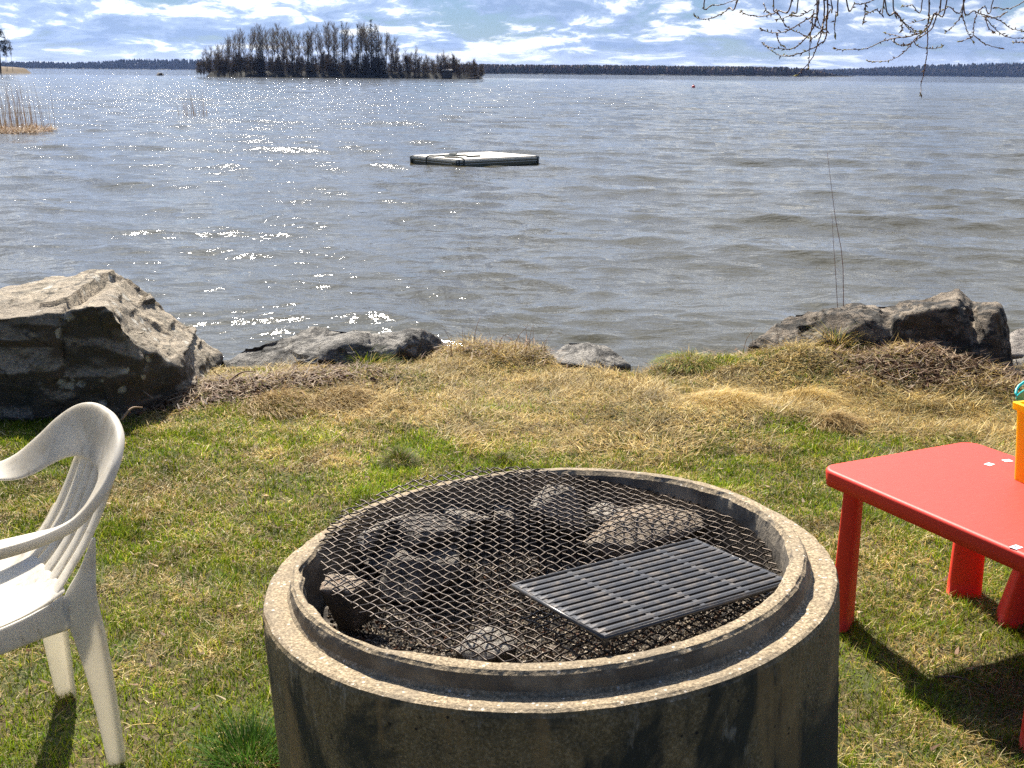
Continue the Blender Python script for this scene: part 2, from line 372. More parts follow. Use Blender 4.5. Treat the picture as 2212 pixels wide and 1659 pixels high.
M_far_bark = plain('grey_brown_bark', (0.075, 0.058, 0.048), .9, .4, 2)
M_crown = leaf_mat('bare_twigs', .15, .8); M_needle = leaf_mat('dark_needles', .1, .7)
M_forest = leaf_mat('far_tree_canopy', .1, .9); M_hill = plain('forest_floor', (0.022, 0.022, 0.016), .95, .4, .05)
M_bank = plain('dry_shore_soil', (0.13, 0.085, 0.05), .95, .5, 1.5)
M_reed = leaf_mat('dry_reeds', .25, .6); M_buoy = plain('red_buoy_plastic', (0.75, 0.08, 0.05), .4, .05)

# ---------------------------------------------------------------- the ground: one sheet from the lawn to far under the lake
WATER_Z = -0.70
def edge_y(x):
    return np.interp(x, [-6, -3, -1.6, -1.0, -.6, 0, .18, .30, .65, .9, 1.2, 1.4, 1.9, 2.6, 6], [6.6, 6.6, 6.35, 6.45, 6.75, 6.85, 6.75, 6.38, 6.35, 6.5, 6.55, 6.7, 6.75, 6.6, 6.8])
def ground_z(x, y):
    x = np.asarray(x, float); y = np.asarray(y, float)
    z = 0.022 * fbm2(x, y, 1.7, 3, 3).reshape(x.shape) + 0.018 * fbm2(x, y, 9, 3, 5).reshape(x.shape)
    def hump(cx, cy, a, sx, sy): return a * np.exp(-((x - cx) / sx) ** 2 - ((y - cy) / sy) ** 2)
    z = z + hump(2.15, 6.12, .15, .42, .32) + hump(1.52, 6.2, .13, .26, .26) + hump(1.12, 6.35, .04, .3, .3)
    z = z + hump(-.05, 6.55, .05, .6, .35) + hump(-.75, 5.95, .045, .35, .25) + hump(-1.15, 5.75, .05, .5, .28) + hump(.95, 6.35, .015, .3, .2)
    z = z + hump(1.05, 5.3, .05, .5, .25) + hump(.6, 5.5, .03, .3, .3)
    e = edge_y(x) + .10 * fbm2(x, y, 3, 3, 9).reshape(x.shape)
    d = y - e
    drop = np.where(d > -0.15, (d + .15) * .95 + .15 * sstep(-.15, .2, d), 0)
    z = z - np.minimum(drop, 3.2)
    return z
xs = np.unique(np.concatenate([np.arange(-5, 5.01, .035), -5 - np.geomspace(.1, 7000, 34), 5 + np.geomspace(.1, 7000, 34)]))
ys = np.unique(np.concatenate([np.arange(0.2, 9.0, .035), 0.2 - np.geomspace(.1, 400, 22), 9 + np.geomspace(.1, 9000, 34)]))
X, Y = np.meshgrid(xs, ys); Z = ground_z(X, Y)
nx = len(xs); idx = np.arange(len(ys) * nx).reshape(len(ys), nx)
F = np.stack([idx[:-1, :-1], idx[:-1, 1:], idx[1:, 1:], idx[1:, :-1]], -1).reshape(-1, 4)
tag(link('ground', mesh_np('ground', np.stack([X, Y, Z], -1).reshape(-1, 3), F, True), M_soil), kind='structure')

# ---------------------------------------------------------------- the lake: real waves, fan shaped grid
rr_ = 5.9 * np.exp(np.arange(0, 1500) * .0047); aa = np.linspace(R(-36), R(36), 560)
RR, AA = np.meshgrid(rr_, aa, indexing='ij')
X = RR * np.sin(AA); Y = RR * np.cos(AA); sp_ = RR * np.maximum(.0047, .0022)
Z = np.zeros_like(X); DX = np.zeros_like(X); DY = np.zeros_like(X)
wr = np.random.default_rng(4)
for k in range(58):
    lam = 0.22 * (5.2 / .22) ** (k / 57.0) * wr.uniform(.9, 1.1)
    spread = R(22) + R(42) * (1 - k / 57.0)
    th = R(-96) + wr.normal(0, 1) * spread * .62
    dx_, dy_ = math.cos(th), math.sin(th); kk = 2 * math.pi / lam
    s_ = 0.025 if lam > 1.2 else 0.036
    A = s_ / kk * (1 - sstep(.22, .42, sp_ / lam))
    gate = .70 + .6 * vnoise(np.stack([X.ravel() / (lam * 3.2), Y.ravel() / (lam * 2.2), np.full(X.size, k * 3.3)], 1), k).reshape(X.shape)
    ph = kk * (X * dx_ + Y * dy_) + wr.uniform(0, 6.28); A = A * gate * (.85 + .15 * sstep(9, 60, RR))
    Z += A * np.cos(ph); DX -= dx_ * A * np.sin(ph) * .9; DY -= dy_ * A * np.sin(ph) * .9
X2 = X + DX; Y2 = Y + DY
idx = np.arange(X.size).reshape(X.shape)
F = np.stack([idx[:-1, :-1], idx[:-1, 1:], idx[1:, 1:], idx[1:, :-1]], -1).reshape(-1, 4)
tag(link('water', mesh_np('water', np.stack([X2, Y2, Z + WATER_Z], -1).reshape(-1, 3), F[:, ::-1], True), M_water), kind='structure')


# ---------------------------------------------------------------- rocks
def remeshed(V, vox):
    bm = bmesh.new()
    for hull in V:
        vs = [bm.verts.new(p) for p in hull]; bmesh.ops.convex_hull(bm, input=vs)
        for v in [v for v in bm.verts if not v.link_faces]: bm.verts.remove(v)
    me = bpy.data.meshes.new('tmp'); bm.to_mesh(me); bm.free()
    o = bpy.data.objects.new('tmp', me); C.objects.link(o); md = o.modifiers.new('r', 'REMESH'); md.mode = 'VOXEL'; md.voxel_size = vox
    dg = bpy.context.evaluated_depsgraph_get(); me2 = bpy.data.meshes.new_from_object(o.evaluated_get(dg))
    bpy.data.objects.remove(o); bpy.data.meshes.remove(me); return me2
def facets(P, freq, seed):
    q = P * freq; b = np.floor(q).astype(np.int64); best = np.full(len(q), 9.0)
    for dx in (-1, 0, 1):
        for dy in (-1, 0, 1):
            for dz in (-1, 0, 1):
                c = b + np.array([dx, dy, dz]); j = [_h(c[:, 0], c[:, 1], c[:, 2], seed + k) for k in range(7)]
                d = q - (c + np.stack(j[:3], 1)); gr = np.stack(j[3:6], 1) - .5
                best = np.minimum(best, (d ** 2).sum(1) * .30 + (d * gr).sum(1) * 1.5 + j[6] * .35)
    return best
def rock(name, hulls, vox, amp, freq, m, seed, label, cat='boulder', group=None, soften=2, strat=(1, 1, 1)):
    me = remeshed(hulls, vox); n = len(me.vertices)
    co = np.zeros(n * 3, np.float32); me.vertices.foreach_get('co', co); co = co.reshape(-1, 3)
    bm = bmesh.new(); bm.from_mesh(me)
    for _ in range(soften): bmesh.ops.smooth_vert(bm, verts=bm.verts, factor=.5, use_axis_x=True, use_axis_y=True, use_axis_z=True)
    bm.normal_update(); nr = np.array([v.normal[:] for v in bm.verts]); co = np.array([v.co[:] for v in bm.verts]); bm.free()
    q = co * np.array(strat) * freq
    a = fbm(q, 2, seed); b = fbm(q * 3.1 + 5, 4, seed + 9, .6); ridge = np.abs(fbm(q * 1.7 + 11, 3, seed + 20)) * 2
    d = amp * (a * .3 + b * .35 + facets(q, 1.3, seed) * 1.25 + facets(q, 3.4, seed + 50) * .50 + facets(q, 9.0, seed + 90) * .16)
    d = d - d.mean() - amp * .10
    co = co + nr * d[:, None]
    org = np.array([co[:, 0].mean(), co[:, 1].mean(), co[:, 2].min()])
    me.vertices.foreach_set('co', (co - org).astype(np.float32).ravel())
    me.polygons.foreach_set('use_smooth', [True] * len(me.polygons)); me.update(); me.name = name
    return tag(link(name, me, m, loc=org), label, cat, group)
A_ = lambda l: [aty(*p) for p in l]
lowr = lambda pts, z: [np.array([p[0], p[1], z]) for p in pts]
fa = A_([(-420, 735, 5.28), (-180, 712, 5.28), (0, 682, 5.30), (150, 664, 5.30), (228, 655, 5.33), (297, 732, 5.38), (387, 796, 5.58), (422, 842, 5.70)])
ra = A_([(-420, 740, 6.2), (-150, 718, 6.2), (0, 680, 6.05), (60, 654, 6.1), (130, 616, 6.2), (180, 590, 6.25), (235, 580, 6.25), (275, 590, 6.25), (328, 630, 6.25), (403, 696, 6.35), (444, 742, 6.35), (481, 772, 6.4), (486, 800, 6.4)])
ba = A_([(428, 855, 5.7), (300, 900, 5.35), (0, 925, 5.2), (-420, 925, 5.2)])
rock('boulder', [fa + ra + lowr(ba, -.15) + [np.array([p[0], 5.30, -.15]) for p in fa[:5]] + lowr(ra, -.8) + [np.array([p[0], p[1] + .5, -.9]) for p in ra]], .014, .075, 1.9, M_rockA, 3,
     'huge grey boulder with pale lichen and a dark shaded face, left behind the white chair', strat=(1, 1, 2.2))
b1_ = A_([(486, 775, 6.45), (529, 745, 6.5), (608, 733, 6.5), (640, 716, 6.5), (620, 815, 6.2), (560, 818, 6.15), (492, 812, 6.25)])
b2_ = A_([(600, 735, 6.5), (632, 717, 6.5), (678, 704, 6.55), (714, 703, 6.55), (786, 709, 6.55), (867, 716, 6.5), (860, 768, 6.3), (750, 795, 6.15), (678, 808, 6.12), (590, 825, 6.12), (640, 775, 6.15), (760, 745, 6.25)])
b3_ = A_([(850, 716, 6.5), (917, 709, 6.6), (940, 725, 6.65), (963, 748, 6.65), (860, 745, 6.32), (900, 775, 6.35)])
dn = lambda pts, z=-.5: pts + lowr(pts, z)
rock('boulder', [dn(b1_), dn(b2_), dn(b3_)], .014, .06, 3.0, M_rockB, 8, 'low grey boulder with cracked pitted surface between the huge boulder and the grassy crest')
c_ = A_([(1188, 762, 6.8), (1222, 738, 6.9), (1269, 736, 6.9), (1314, 752, 6.9), (1358, 790, 6.85), (1290, 792, 6.6), (1206, 785, 6.6)])
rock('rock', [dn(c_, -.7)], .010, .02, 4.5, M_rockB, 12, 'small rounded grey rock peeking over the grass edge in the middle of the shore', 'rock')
d1_ = A_([(1617, 750, 6.5), (1636, 722, 6.55), (1663, 702, 6.6), (1714, 676, 6.65), (1752, 668, 6.65), (1799, 664, 6.65), (1800, 735, 6.35), (1700, 752, 6.35)])
d2_ = A_([(1740, 672, 6.6), (1799, 663, 6.6), (1860, 651, 6.65), (1900, 658, 6.65), (1956, 652, 6.65), (1940, 745, 6.35), (1800, 735, 6.35), (1880, 690, 6.4)])
d3_ = A_([(1920, 670, 6.6), (1970, 650, 6.6), (2037, 630, 6.65), (2068, 624, 6.65), (2084, 636, 6.6), (2104, 656, 6.6), (1930, 685, 6.38), (2000, 668, 6.3), (2070, 655, 6.25), (2100, 752, 6.15), (1950, 745, 6.3), (2112, 740, 6.3)])
d4_ = A_([(2100, 660, 6.6), (2112, 655, 6.55), (2158, 656, 6.5), (2174, 688, 6.45), (2184, 740, 6.4), (2189, 800, 6.2), (2112, 675, 6.3), (2150, 668, 6.25), (2130, 790, 6.1), (2110, 760, 6.15)])
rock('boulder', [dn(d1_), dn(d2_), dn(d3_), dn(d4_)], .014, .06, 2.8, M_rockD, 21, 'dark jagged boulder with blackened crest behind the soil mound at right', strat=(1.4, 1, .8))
e_ = A_([(2176, 712, 7.2), (2200, 703, 7.2), (2260, 706, 7.3), (2330, 730, 7.3), (2180, 765, 7.0), (2300, 775, 7.0)])
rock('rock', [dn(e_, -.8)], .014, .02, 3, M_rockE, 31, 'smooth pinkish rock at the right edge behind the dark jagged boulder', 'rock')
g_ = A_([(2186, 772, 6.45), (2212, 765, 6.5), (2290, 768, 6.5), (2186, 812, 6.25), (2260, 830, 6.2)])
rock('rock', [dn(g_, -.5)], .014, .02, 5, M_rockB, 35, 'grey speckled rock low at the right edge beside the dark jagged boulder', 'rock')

# ---------------------------------------------------------------- concrete ring
prof = []
def seg(a, b, n): 
    for t_ in np.linspace(0, 1, n, endpoint=False): prof.append((a[0] + (b[0] - a[0]) * t_, a[1] + (b[1] - a[1]) * t_))
RO, RL, RI, ZL, ZT = .622, .560, .512, .496, .539
seg((RO, -.08), (RO, ZL - .012), 46); seg((RO, ZL - .012), (RO - .003, ZL - .003), 2); seg((RO - .003, ZL - .003), (RO - .012, ZL), 2)
seg((RO - .012, ZL), (RL + .008, ZL - .002), 9); seg((RL + .008, ZL - .002), (RL + .002, ZL + .006), 3)
seg((RL + .002, ZL + .006), (RL - .002, ZT - .006), 6); seg((RL - .002, ZT - .006), (RL - .009, ZT), 3)
seg((RL - .009, ZT), (RI + .010, ZT), 8); seg((RI + .010, ZT), (RI, ZT - .010), 4); seg((RI, ZT - .010), (RI - .005, 0.0), 30); prof.append((RI - .005, -.05))
prof = np.array(prof); NA = 900; th = np.linspace(0, 2 * np.pi, NA, endpoint=False)
TH, Pr = np.meshgrid(th, prof[:, 0], indexing='ij'); Pz = np.meshgrid(th, prof[:, 1], indexing='ij')[1]
P3 = np.stack([Pr * np.cos(TH), Pr * np.sin(TH), Pz], -1).reshape(-1, 3)
n_f = fbm(P3 * 14, 4, 2, .6).reshape(TH.shape); n_c = fbm(P3 * 45, 3, 7, .6).reshape(TH.shape); n_l = fbm(P3 * 4, 2, 9).reshape(TH.shape)
edge = np.exp(-((Pr - RO) / .02) ** 2 - ((Pz - ZL) / .02) ** 2)
edge_l = np.exp(-((Pr - RL) / .012) ** 2 - ((Pz - ZT) / .014) ** 2)
edge_i = np.exp(-((Pr - RI) / .02) ** 2 - ((Pz - ZT) / .03) ** 2)
deg = np.degrees(TH) % 360
chip = sstep(172, 186, deg) * (1 - sstep(232, 246, deg)) + .35 * sstep(120, 150, deg) * (1 - sstep(160, 180, deg))
chipn = np.clip(.55 + 2.2 * fbm(P3 * np.array([9, 9, 5]), 3, 33).reshape(TH.shape), 0, 1.0)
dr = n_f * .004 + n_c * .003 - edge * (.004 * np.clip(n_f * 3 + .4, 0, 2) + .001) - edge_l * .006 * np.clip(n_f * 4 + .5, 0, 2)
dr = dr + edge_i * (.004 + .026 * chip * chipn + .006 * np.clip(n_f * 4, 0, 1))
dz = n_c * .002 + n_l * .005 * (Pz > .4) - edge * .003 * np.clip(n_f * 3 + .4, 0, 2) - edge_i * (.012 * chip * chipn) - edge_l * .003
below = chip * chipn * .040 * sstep(.34, .45, Pz) * (Pr < RI + .002)
Pr2 = Pr + dr + below; Pr2 = np.where(Pr < RI + .012, np.minimum(Pr2, RL - .014), Pr2); Pz2 = Pz + dz
V = np.stack([Pr2 * np.cos(TH), Pr2 * np.sin(TH), Pz2], -1).reshape(-1, 3)
k = len(prof); idx = np.arange(NA * k).reshape(NA, k); nxt = np.roll(idx, -1, 0)
F = np.stack([idx[:, :-1], nxt[:, :-1], nxt[:, 1:], idx[:, 1:]], -1).reshape(-1, 4)
RING_C = (.1145, 2.47, 0.0); RTILT = -.065
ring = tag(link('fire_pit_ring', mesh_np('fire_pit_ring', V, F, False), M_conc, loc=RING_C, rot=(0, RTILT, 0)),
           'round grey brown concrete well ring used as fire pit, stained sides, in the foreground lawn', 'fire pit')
RM = Matrix.Translation(RING_C) @ Matrix.Rotation(RTILT, 4, 'Y')

# ash bed
a_ = np.linspace(0, .50, 60); b_ = np.linspace(0, 2 * np.pi, 160, endpoint=False); AAa, BB = np.meshgrid(a_, b_, indexing='ij')
xx = AAa * np.cos(BB); yy = AAa * np.sin(BB)
def ash_z(x, y):
    x = np.asarray(x, float); y = np.asarray(y, float)
    return .30 + .09 * sstep(.15, .5, np.hypot(x, y)) + .06 * fbm2(x, y, 7, 4, 41).reshape(x.shape) + .09 * np.exp(-((x - .05) / .34) ** 2 - ((y + .30) / .2) ** 2)
zz = ash_z(xx, yy); idx = np.arange(xx.size).reshape(xx.shape); nxt = np.roll(idx, -1, 1)
F = np.stack([idx[:-1], idx[1:], nxt[1:], nxt[:-1]], -1).reshape(-1, 4)
tag(link('ash', mesh_np('ash', np.stack([xx, yy, zz], -1).reshape(-1, 3), F, True), M_ash, loc=(.09, 2.47, 0)), kind='stuff')

def shards(n, pts, size, cols, seed, flat=.6):
    """small irregular tetra-like chips"""
    g = np.random.default_rng(seed); T = np.array([[1, 0, -.4], [-.5, .87, -.4], [-.5, -.87, -.4], [0, 0, .9], [.3, -.3, .7], [-.6, .2, .4]])
    Fq = np.array([[0, 2, 1], [0, 1, 4], [1, 3, 4], [1, 5, 3], [1, 2, 5], [2, 0, 4], [2, 4, 3], [2, 3, 5]])
    V = T[None] + g.normal(0, .28, (n, 6, 3)); V[..., 2] *= flat
    ax = g.normal(0, 1, (n, 3, 3)); q, _ = np.linalg.qr(ax); V = np.einsum('nij,nkj->nki', q, V)
    s = size * g.uniform(.4, 1.3, n) ** 1.6; V = V * s[:, None, None] + pts[:, None]
    F = (Fq[None] + (np.arange(n) * 6)[:, None, None]).reshape(-1, 3)
    c = cols[g.integers(0, len(cols), n)] * g.uniform(.6, 1.3, (n, 1)); return V.reshape(-1, 3), F, np.repeat(c, 6, 0)
n = 22000; a = rng.uniform(0, 2 * np.pi, n); r = .49 * np.sqrt(rng.uniform(0, 1, n)); x = r * np.cos(a); y = r * np.sin(a)
V, F, cc = shards(n, np.stack([x, y, ash_z(x, y) + .002], 1), .0046, np.array([[.012, .012, .012], [.03, .027, .024], [.10, .085, .07], [.22, .18, .14], [.40, .34, .26], [.10, .05, .03], [.22, .17, .12], [.30, .25, .18], [.09, .07, .05]]), 5)
tag(link('charcoal', mesh_np('charcoal', V, F, False, cc), M_char, loc=(.09, 2.47, 0)), kind='stuff')

def pit_stone(px, py, z, size, m, seed, label, rz=0.0, name='stone'):
    p = at(px, py, z); g = np.random.default_rng(seed); pts = []
    rv = p[:2] - np.array([.09, 2.47]); rl = np.linalg.norm(rv); lim_ = .505 - min(size[:2]) / 2
    if rl > lim_: p[:2] = np.array([.09, 2.47]) + rv * lim_ / rl
    size = tuple(q * 1.12 for q in size)
    for _ in range(15):
        v = g.normal(0, 1, 3); v /= np.linalg.norm(v); v = np.sign(v) * np.abs(v) ** .75; pts.append(v * np.array(size) / 2)
    c, s = math.cos(rz), math.sin(rz)
    pts = [np.array([q[0] * c - q[1] * s, q[0] * s + q[1] * c, q[2]]) + p for q in pts]
    return rock(name, [pts], min(size) * .05, min(size) * .16, .30 / min(size), m, seed, label, 'stone', soften=0)
pit_stone(1215, 1100, .455, (.16, .12, .13), M_pit_stone, 51, 'pale sooty stone under the mesh near the back wall of the ring')
pit_stone(1435, 1145, .435, (.32, .20, .14), M_pit_rust, 52, 'large rust stained stone under the mesh behind the cast iron grate', .3)
pit_stone(806, 1142, .455, (.06, .26, .10), M_pit_stone, 53, 'long narrow pale stone standing along the left wall under the mesh', -.5)
pit_stone(985, 1118, .42, (.15, .09, .10), M_pit_stone, 54, 'small blackened white stone left of the pale stone under the mesh')
pit_stone(800, 1210, .38, (.26, .20, .13), M_pit_dark, 55, 'flat sooty dark stone below the long narrow stone under the mesh', .2)
pit_stone(735, 1305, .45, (.17, .10, .11), M_pit_rust, 56, 'grey and brown stone wedged into the chipped left rim of the ring', -.35)
pit_stone(1050, 1412, .43, (.12, .09, .10), M_pit_stone, 57, 'pale yellow stone under the mesh against the front wall of the ring')
pit_stone(1600, 1215, .43, (.14, .10, .10), M_pit_stone, 58, 'small pale stone under the mesh right of the cast iron grate')
pit_stone(1085, 1125, .42, (.10, .08, .09), M_pit_stone, 59, 'small broken pale stone just left of the pale sooty stone by the back wall')
pit_stone(905, 1165, .43, (.20, .16, .13), M_pit_dark, 61, 'dark grey blackened stone between the long narrow stone and the middle of the pit', .7)
pit_stone(870, 1255, .40, (.15, .12, .10), M_pit_dark, 62, 'dark stone below the flat sooty stone near the left of the pit', 1.1)
pit_stone(1330, 1110, .43, (.15, .12, .11), M_pit_stone, 63, 'grey tan stone between the back wall and the large rust stained stone', 1.9)
pit_stone(1010, 1185, .37, (.13, .10, .09), M_pit_dark, 64, 'small charred stone near the centre of the pit', .4)
pit_stone(1250, 1118, .36, (.13, .10, .07), M_pit_rust, 60, 'orange rusted stone in front of the pale sooty stone by the back wall')

# wire mesh
mc = np.array([.078, 2.505]); cell = .0248; wr_ = .0018
def mesh_z(x, y): return .526 - .030 * (x - .07) + .020 * (y - 2.5) + .004 * np.sin(x * 9 + y * 5) + .0035 * np.sin(y * 13 - x * 4)
def mesh_R(a):
    d = np.degrees(a) % 360
    return np.interp(d, [0, 30, 60, 85, 110, 160, 185, 215, 250, 290, 330, 360], [.512, .505, .507, .510, .508, .506, .497, .508, .540, .542, .532, .512]) + .006 * np.sin(a * 23) * np.cos(a * 11)
mw = MB(); VV = []; FF = []; nv = 0; ns = 6
for fam in (0, 1):
    ang = R(47) if fam == 0 else R(-47); d = np.array([math.cos(ang), math.sin(ang)]); nrm = np.array([-d[1], d[0]])
    for i in range(-23, 24):
        sidx = np.arange(-24 * 4, 24 * 4 + 1) / 4.0 * cell / math.sin(R(94)) * 1.0
        bow = .0012 * math.sin(i * 1.7 + fam)
        p = mc[None] + nrm[None] * (i * cell + bow) + d[None] * sidx[:, None]
        q = p - mc; ok = np.hypot(q[:, 0], q[:, 1]) < mesh_R(np.arctan2(q[:, 1], q[:, 0])) + rng.normal(0, .003)
        if ok.sum() < 3: continue
        p = p[ok]; k_ = sidx[ok] / (cell / math.sin(R(94)))
        zz = mesh_z(p[:, 0], p[:, 1]) + (.0015 if fam == 0 else -.0015) * np.cos(np.pi * (k_ + i + (0 if fam == 0 else 0)))
        P = np.column_stack([p, zz]); T = np.gradient(P, axis=0); T /= np.linalg.norm(T, axis=1)[:, None]
        u = np.column_stack([np.tile(nrm, (len(P), 1)), np.zeros(len(P))]); v = np.cross(T, u)
        an = np.arange(ns) * 2 * np.pi / ns
        Rg = P[:, None] + wr_ * (u[:, None] * np.cos(an)[None, :, None] + v[:, None] * np.sin(an)[None, :, None])
        m_ = len(P); ii = (np.arange(m_ - 1)[:, None] * ns + np.arange(ns)[None]); jj = (np.arange(m_ - 1)[:, None] * ns + (np.arange(ns)[None] + 1) % ns)
        f = np.stack([ii, jj, jj + ns, ii + ns], -1).reshape(-1, 4) + nv
        VV.append(Rg.reshape(-1, 3)); FF.append(f); nv += m_ * ns
tag(link('wire_mesh', mesh_np('wire_mesh', np.vstack(VV), np.vstack(FF), True), M_iron),
    'round black woven wire mesh laid over the concrete fire pit ring', 'wire mesh')

# cast iron grill grate
gp = [at(1107, 1268, .565), at(1292, 1386, .565), at(1500, 1170, .545)]
gx = Vector(gp[2] - gp[0]); gy = Vector(gp[1] - gp[0]); GL = gx.length; gx.normalize(); gz = gx.cross(gy).normalized(); gy = gz.cross(gx).normalized()
if gz.z < 0: gz = -gz
GW = (Vector(gp[1]) - Vector(gp[0])).dot(gy)
GM = Matrix(((gx.x, gy.x, gz.x, gp[0][0]), (gx.y, gy.y, gz.y, gp[0][1]), (gx.z, gy.z, gz.z, gp[0][2] + .008), (0, 0, 0, 1)))
grate = empty('grill_grate'); grate.matrix_world = GM
tag(grate, 'black cast iron grill grate with slots resting on the wire mesh', 'grill grate')
nslot = 13; pitch = GW / nslot; xs_c = [0.013, GL * .262, GL * .285, GL * .505, GL * .528, GL * .752, GL * .775, GL - .010]
bm = MB(); T = .007
def gbox(x0, x1, y0, y1, z0, z1): bm.box(((x0 + x1) / 2, (y0 + y1) / 2, (z0 + z1) / 2), (x1 - x0, y1 - y0, z1 - z0))
for j in range(nslot + 1):
    yc = j * pitch; hw = pitch * .31
    y0, y1 = max(0, yc - hw), min(GW, yc + hw)
    # bar with a raised triangular rib on top
    pr_ = [(y0, -T), (y1, -T), (y1, 0), ((y0 + y1) / 2 + .0010, .0016), ((y0 + y1) / 2 - .0010, .0016), (y0, 0)]
    V = [(x_, a, b) for x_ in (.001, .022, GL - .022, GL - .001) for a, b in pr_]
    V = [(v[0], v[1], min(v[2], 0.0) if (v[0] in (.001, GL - .001)) else v[2]) for v in V]
    Fc = []
    for s_ in range(3):
        for q in range(6): Fc.append((s_ * 6 + q, s_ * 6 + (q + 1) % 6, (s_ + 1) * 6 + (q + 1) % 6, (s_ + 1) * 6 + q))
    Fc += [(5, 4, 3, 2, 1, 0), (18, 19, 20, 21, 22, 23)]; bm.add(V, Fc)
for j in range(nslot):
    ya, yb = j * pitch + pitch * .33, (j + 1) * pitch - pitch * .33
    for x0, x1 in ((.0005, xs_c[0]), (xs_c[1], xs_c[2]), (xs_c[3], xs_c[4]), (xs_c[5], xs_c[6]), (xs_c[7], GL - .0005)):
        gbox(x0, x1, ya, yb, -T + .0008, -.0012)
bm.build('grate_plate', M_cast, grate)
rm_ = MB()
for a, b in (((0, 0), (GL, 0)), ((0, GW), (GL, GW)), ((0, 0), (0, GW)), ((GL, 0), (GL, GW))):
    rm_.tube([(a[0], a[1], -.005), (b[0], b[1], -.005)], .0045, 8)
rm_.build('rim', M_cast, grate, True)
for x_, y_ in ((.015, .015), (GL - .015, .015), (.015, GW - .012), (GL - .015, GW - .012)):
    f = MB(); f.tube([(x_, y_, -.005), (x_, y_, -.020), (x_, y_, -.030)], [.009, .007, .005], 8); f.build('foot', M_cast, grate, True)

# ---------------------------------------------------------------- white plastic chair
ch = empty('plastic_chair', (-1.018, 2.607, 0), math.atan2(-.6, -.8) - math.pi / 2)
tag(ch, 'weathered white plastic armchair on the lawn at the left edge', 'chair')
def solid(o, th_, sub=1, off=0.0):
    m = o.modifiers.new('s', 'SOLIDIFY'); m.thickness = th_; m.offset = off
    if sub: b = o.modifiers.new('b', 'SUBSURF'); b.levels = sub; b.render_levels = sub
    return o
cl = [  # centre line, half width vector, skirt vector (right half)
    ((0, -.076, .738), (0, -.018, .060), (0, -.016, -.006)),
    ((.075, -.072, .734), (.006, -.018, .060), (0, -.016, -.007)),
    ((.138, -.056, .718), (.018, -.020, .056), (.006, -.014, -.009)),
    ((.184, -.026, .688), (.028, -.020, .048), (.010, -.010, -.012)),
    ((.210, .010, .655), (.032, -.016, .036), (.010, -.006, -.018)),
    ((.230, .060, .626), (.031, -.008, .020), (.006, -.002, -.024)),
    ((.248, .125, .611), (.028, -.002, .007), (.003, 0, -.022)),
    ((.256, .210, .608), (.026, 0, .001), (.002, 0, -.022)),
    ((.256, .310, .608), (.026, 0, 0), (.002, 0, -.022)),
    ((.250, .400, .600), (.026, .002, -.002), (.002, .002, -.022)),
    ((.236, .455, .575), (.025, .012, -.012), (.002, .006, -.022))]
flat_ = np.array([np.concatenate(c) for c in cl]); flat_[:, 0] *= .94; flat_[:6, 2] -= .008; mir = flat_.copy()
for q in (0, 3, 6): mir[:, q] *= -1
def band(D, n, cols=9):
    S = catmull(D, n); G = []
    for s_ in S:
        c_, h_, k_ = s_[:3], s_[3:6], s_[6:9]; row = []
        for u in np.linspace(-1, 1, cols):
            bulge = np.array([0, 1, 0]) * 0
            row.append(c_ + h_ * u)
        b_ = c_ + h_
        for u in (.12, .35, .65, 1.0): row.append(b_ + k_ * u + np.array(h_) / (np.linalg.norm(h_) + 1e-9) * .004 * math.sin(u * math.pi))
        G.append(row)
    return np.array(G)
full = np.vstack([mir[::-1][:-1], flat_])      # 21 stations, centre at 10
mb = MB(); G = band(full, 161); mb.grid(G); solid(mb.build('arm_frame', M_plastic, ch, True), .0055); mb = MB()
# slats
NS = 6
def back_pt(u, v):          # u -1..1 across, v 0 (seat) .. 1 (band)
    hw = .168 - .030 * sstep(0, .30, np.array(v)) - .006 * v
    z = .405 + v * (.285 - .03 * u * u); y = .075 - .115 * v - .030 * (1 - (1 - v) ** 3) * .8 - .02 * math.sin(math.pi * v) * 0
    y += .05 * (1 - v) ** 4
    return np.array([u * hw, y - .010 * (1 - u * u) , z])
vv_ = np.linspace(0, 1.04, 26); gap = .11
for s_ in range(NS):
    u0 = -1 + 2 * s_ / NS; u1 = u0 + 2 / NS
    G2 = [[back_pt(u, v) + np.array([0, (.005 if k_ in (0, 4) else 0) * -1, 0]) for v in vv_] for k_, u in enumerate(np.linspace(u0 + gap * .16, u1 - gap * .16, 5))]
    mb.grid(G2)
    if s_ < NS - 1:
        for sel in (vv_ <= .14, vv_ >= .93):
            vs = vv_[sel]; mb.grid([[back_pt(u, v) for v in vs] for u in (u1 - gap * .16, u1 + gap * .16)])
bk = mb.build('backrest', M_plastic, ch, True); solid(bk, .0055)
# seat
SG = []
for i, u in enumerate(np.linspace(-1, 1, 25)):
    row = []
    for j, v in enumerate(np.linspace(0, 1, 25)):
        hw = .162 + .048 * sstep(0, .55, np.array(v)); y = .065 + .41 * v
        z = .412 + .012 * v - .020 * (1 - u ** 4) * math.sin(math.pi * min(1, v * 1.05)) ** .7 - .018 * sstep(.86, 1, np.array(v))
        z += .035 * (1 - v) ** 6 - .010 * abs(u) ** 10
        row.append((u * hw, y, z))
    SG.append(row)
SG = np.array(SG, float)
mb = MB(); mb.grid(SG)
for e_, sg in ((SG[0], -1), (SG[-1], 1)):   # side skirts with an arched lower edge
    n_ = len(e_); G3 = []
    for k_ in range(4):
        f_ = k_ / 3; dz_ = .05 + .03 * abs(np.linspace(-1, 1, n_)) ** 3
        G3.append([(p[0] + sg * (.010 * math.sin(f_ * 1.57) + .012 * f_), p[1], p[2] - f_ * dz_[q]) for q, p in enumerate(e_)])
    mb.grid(G3)
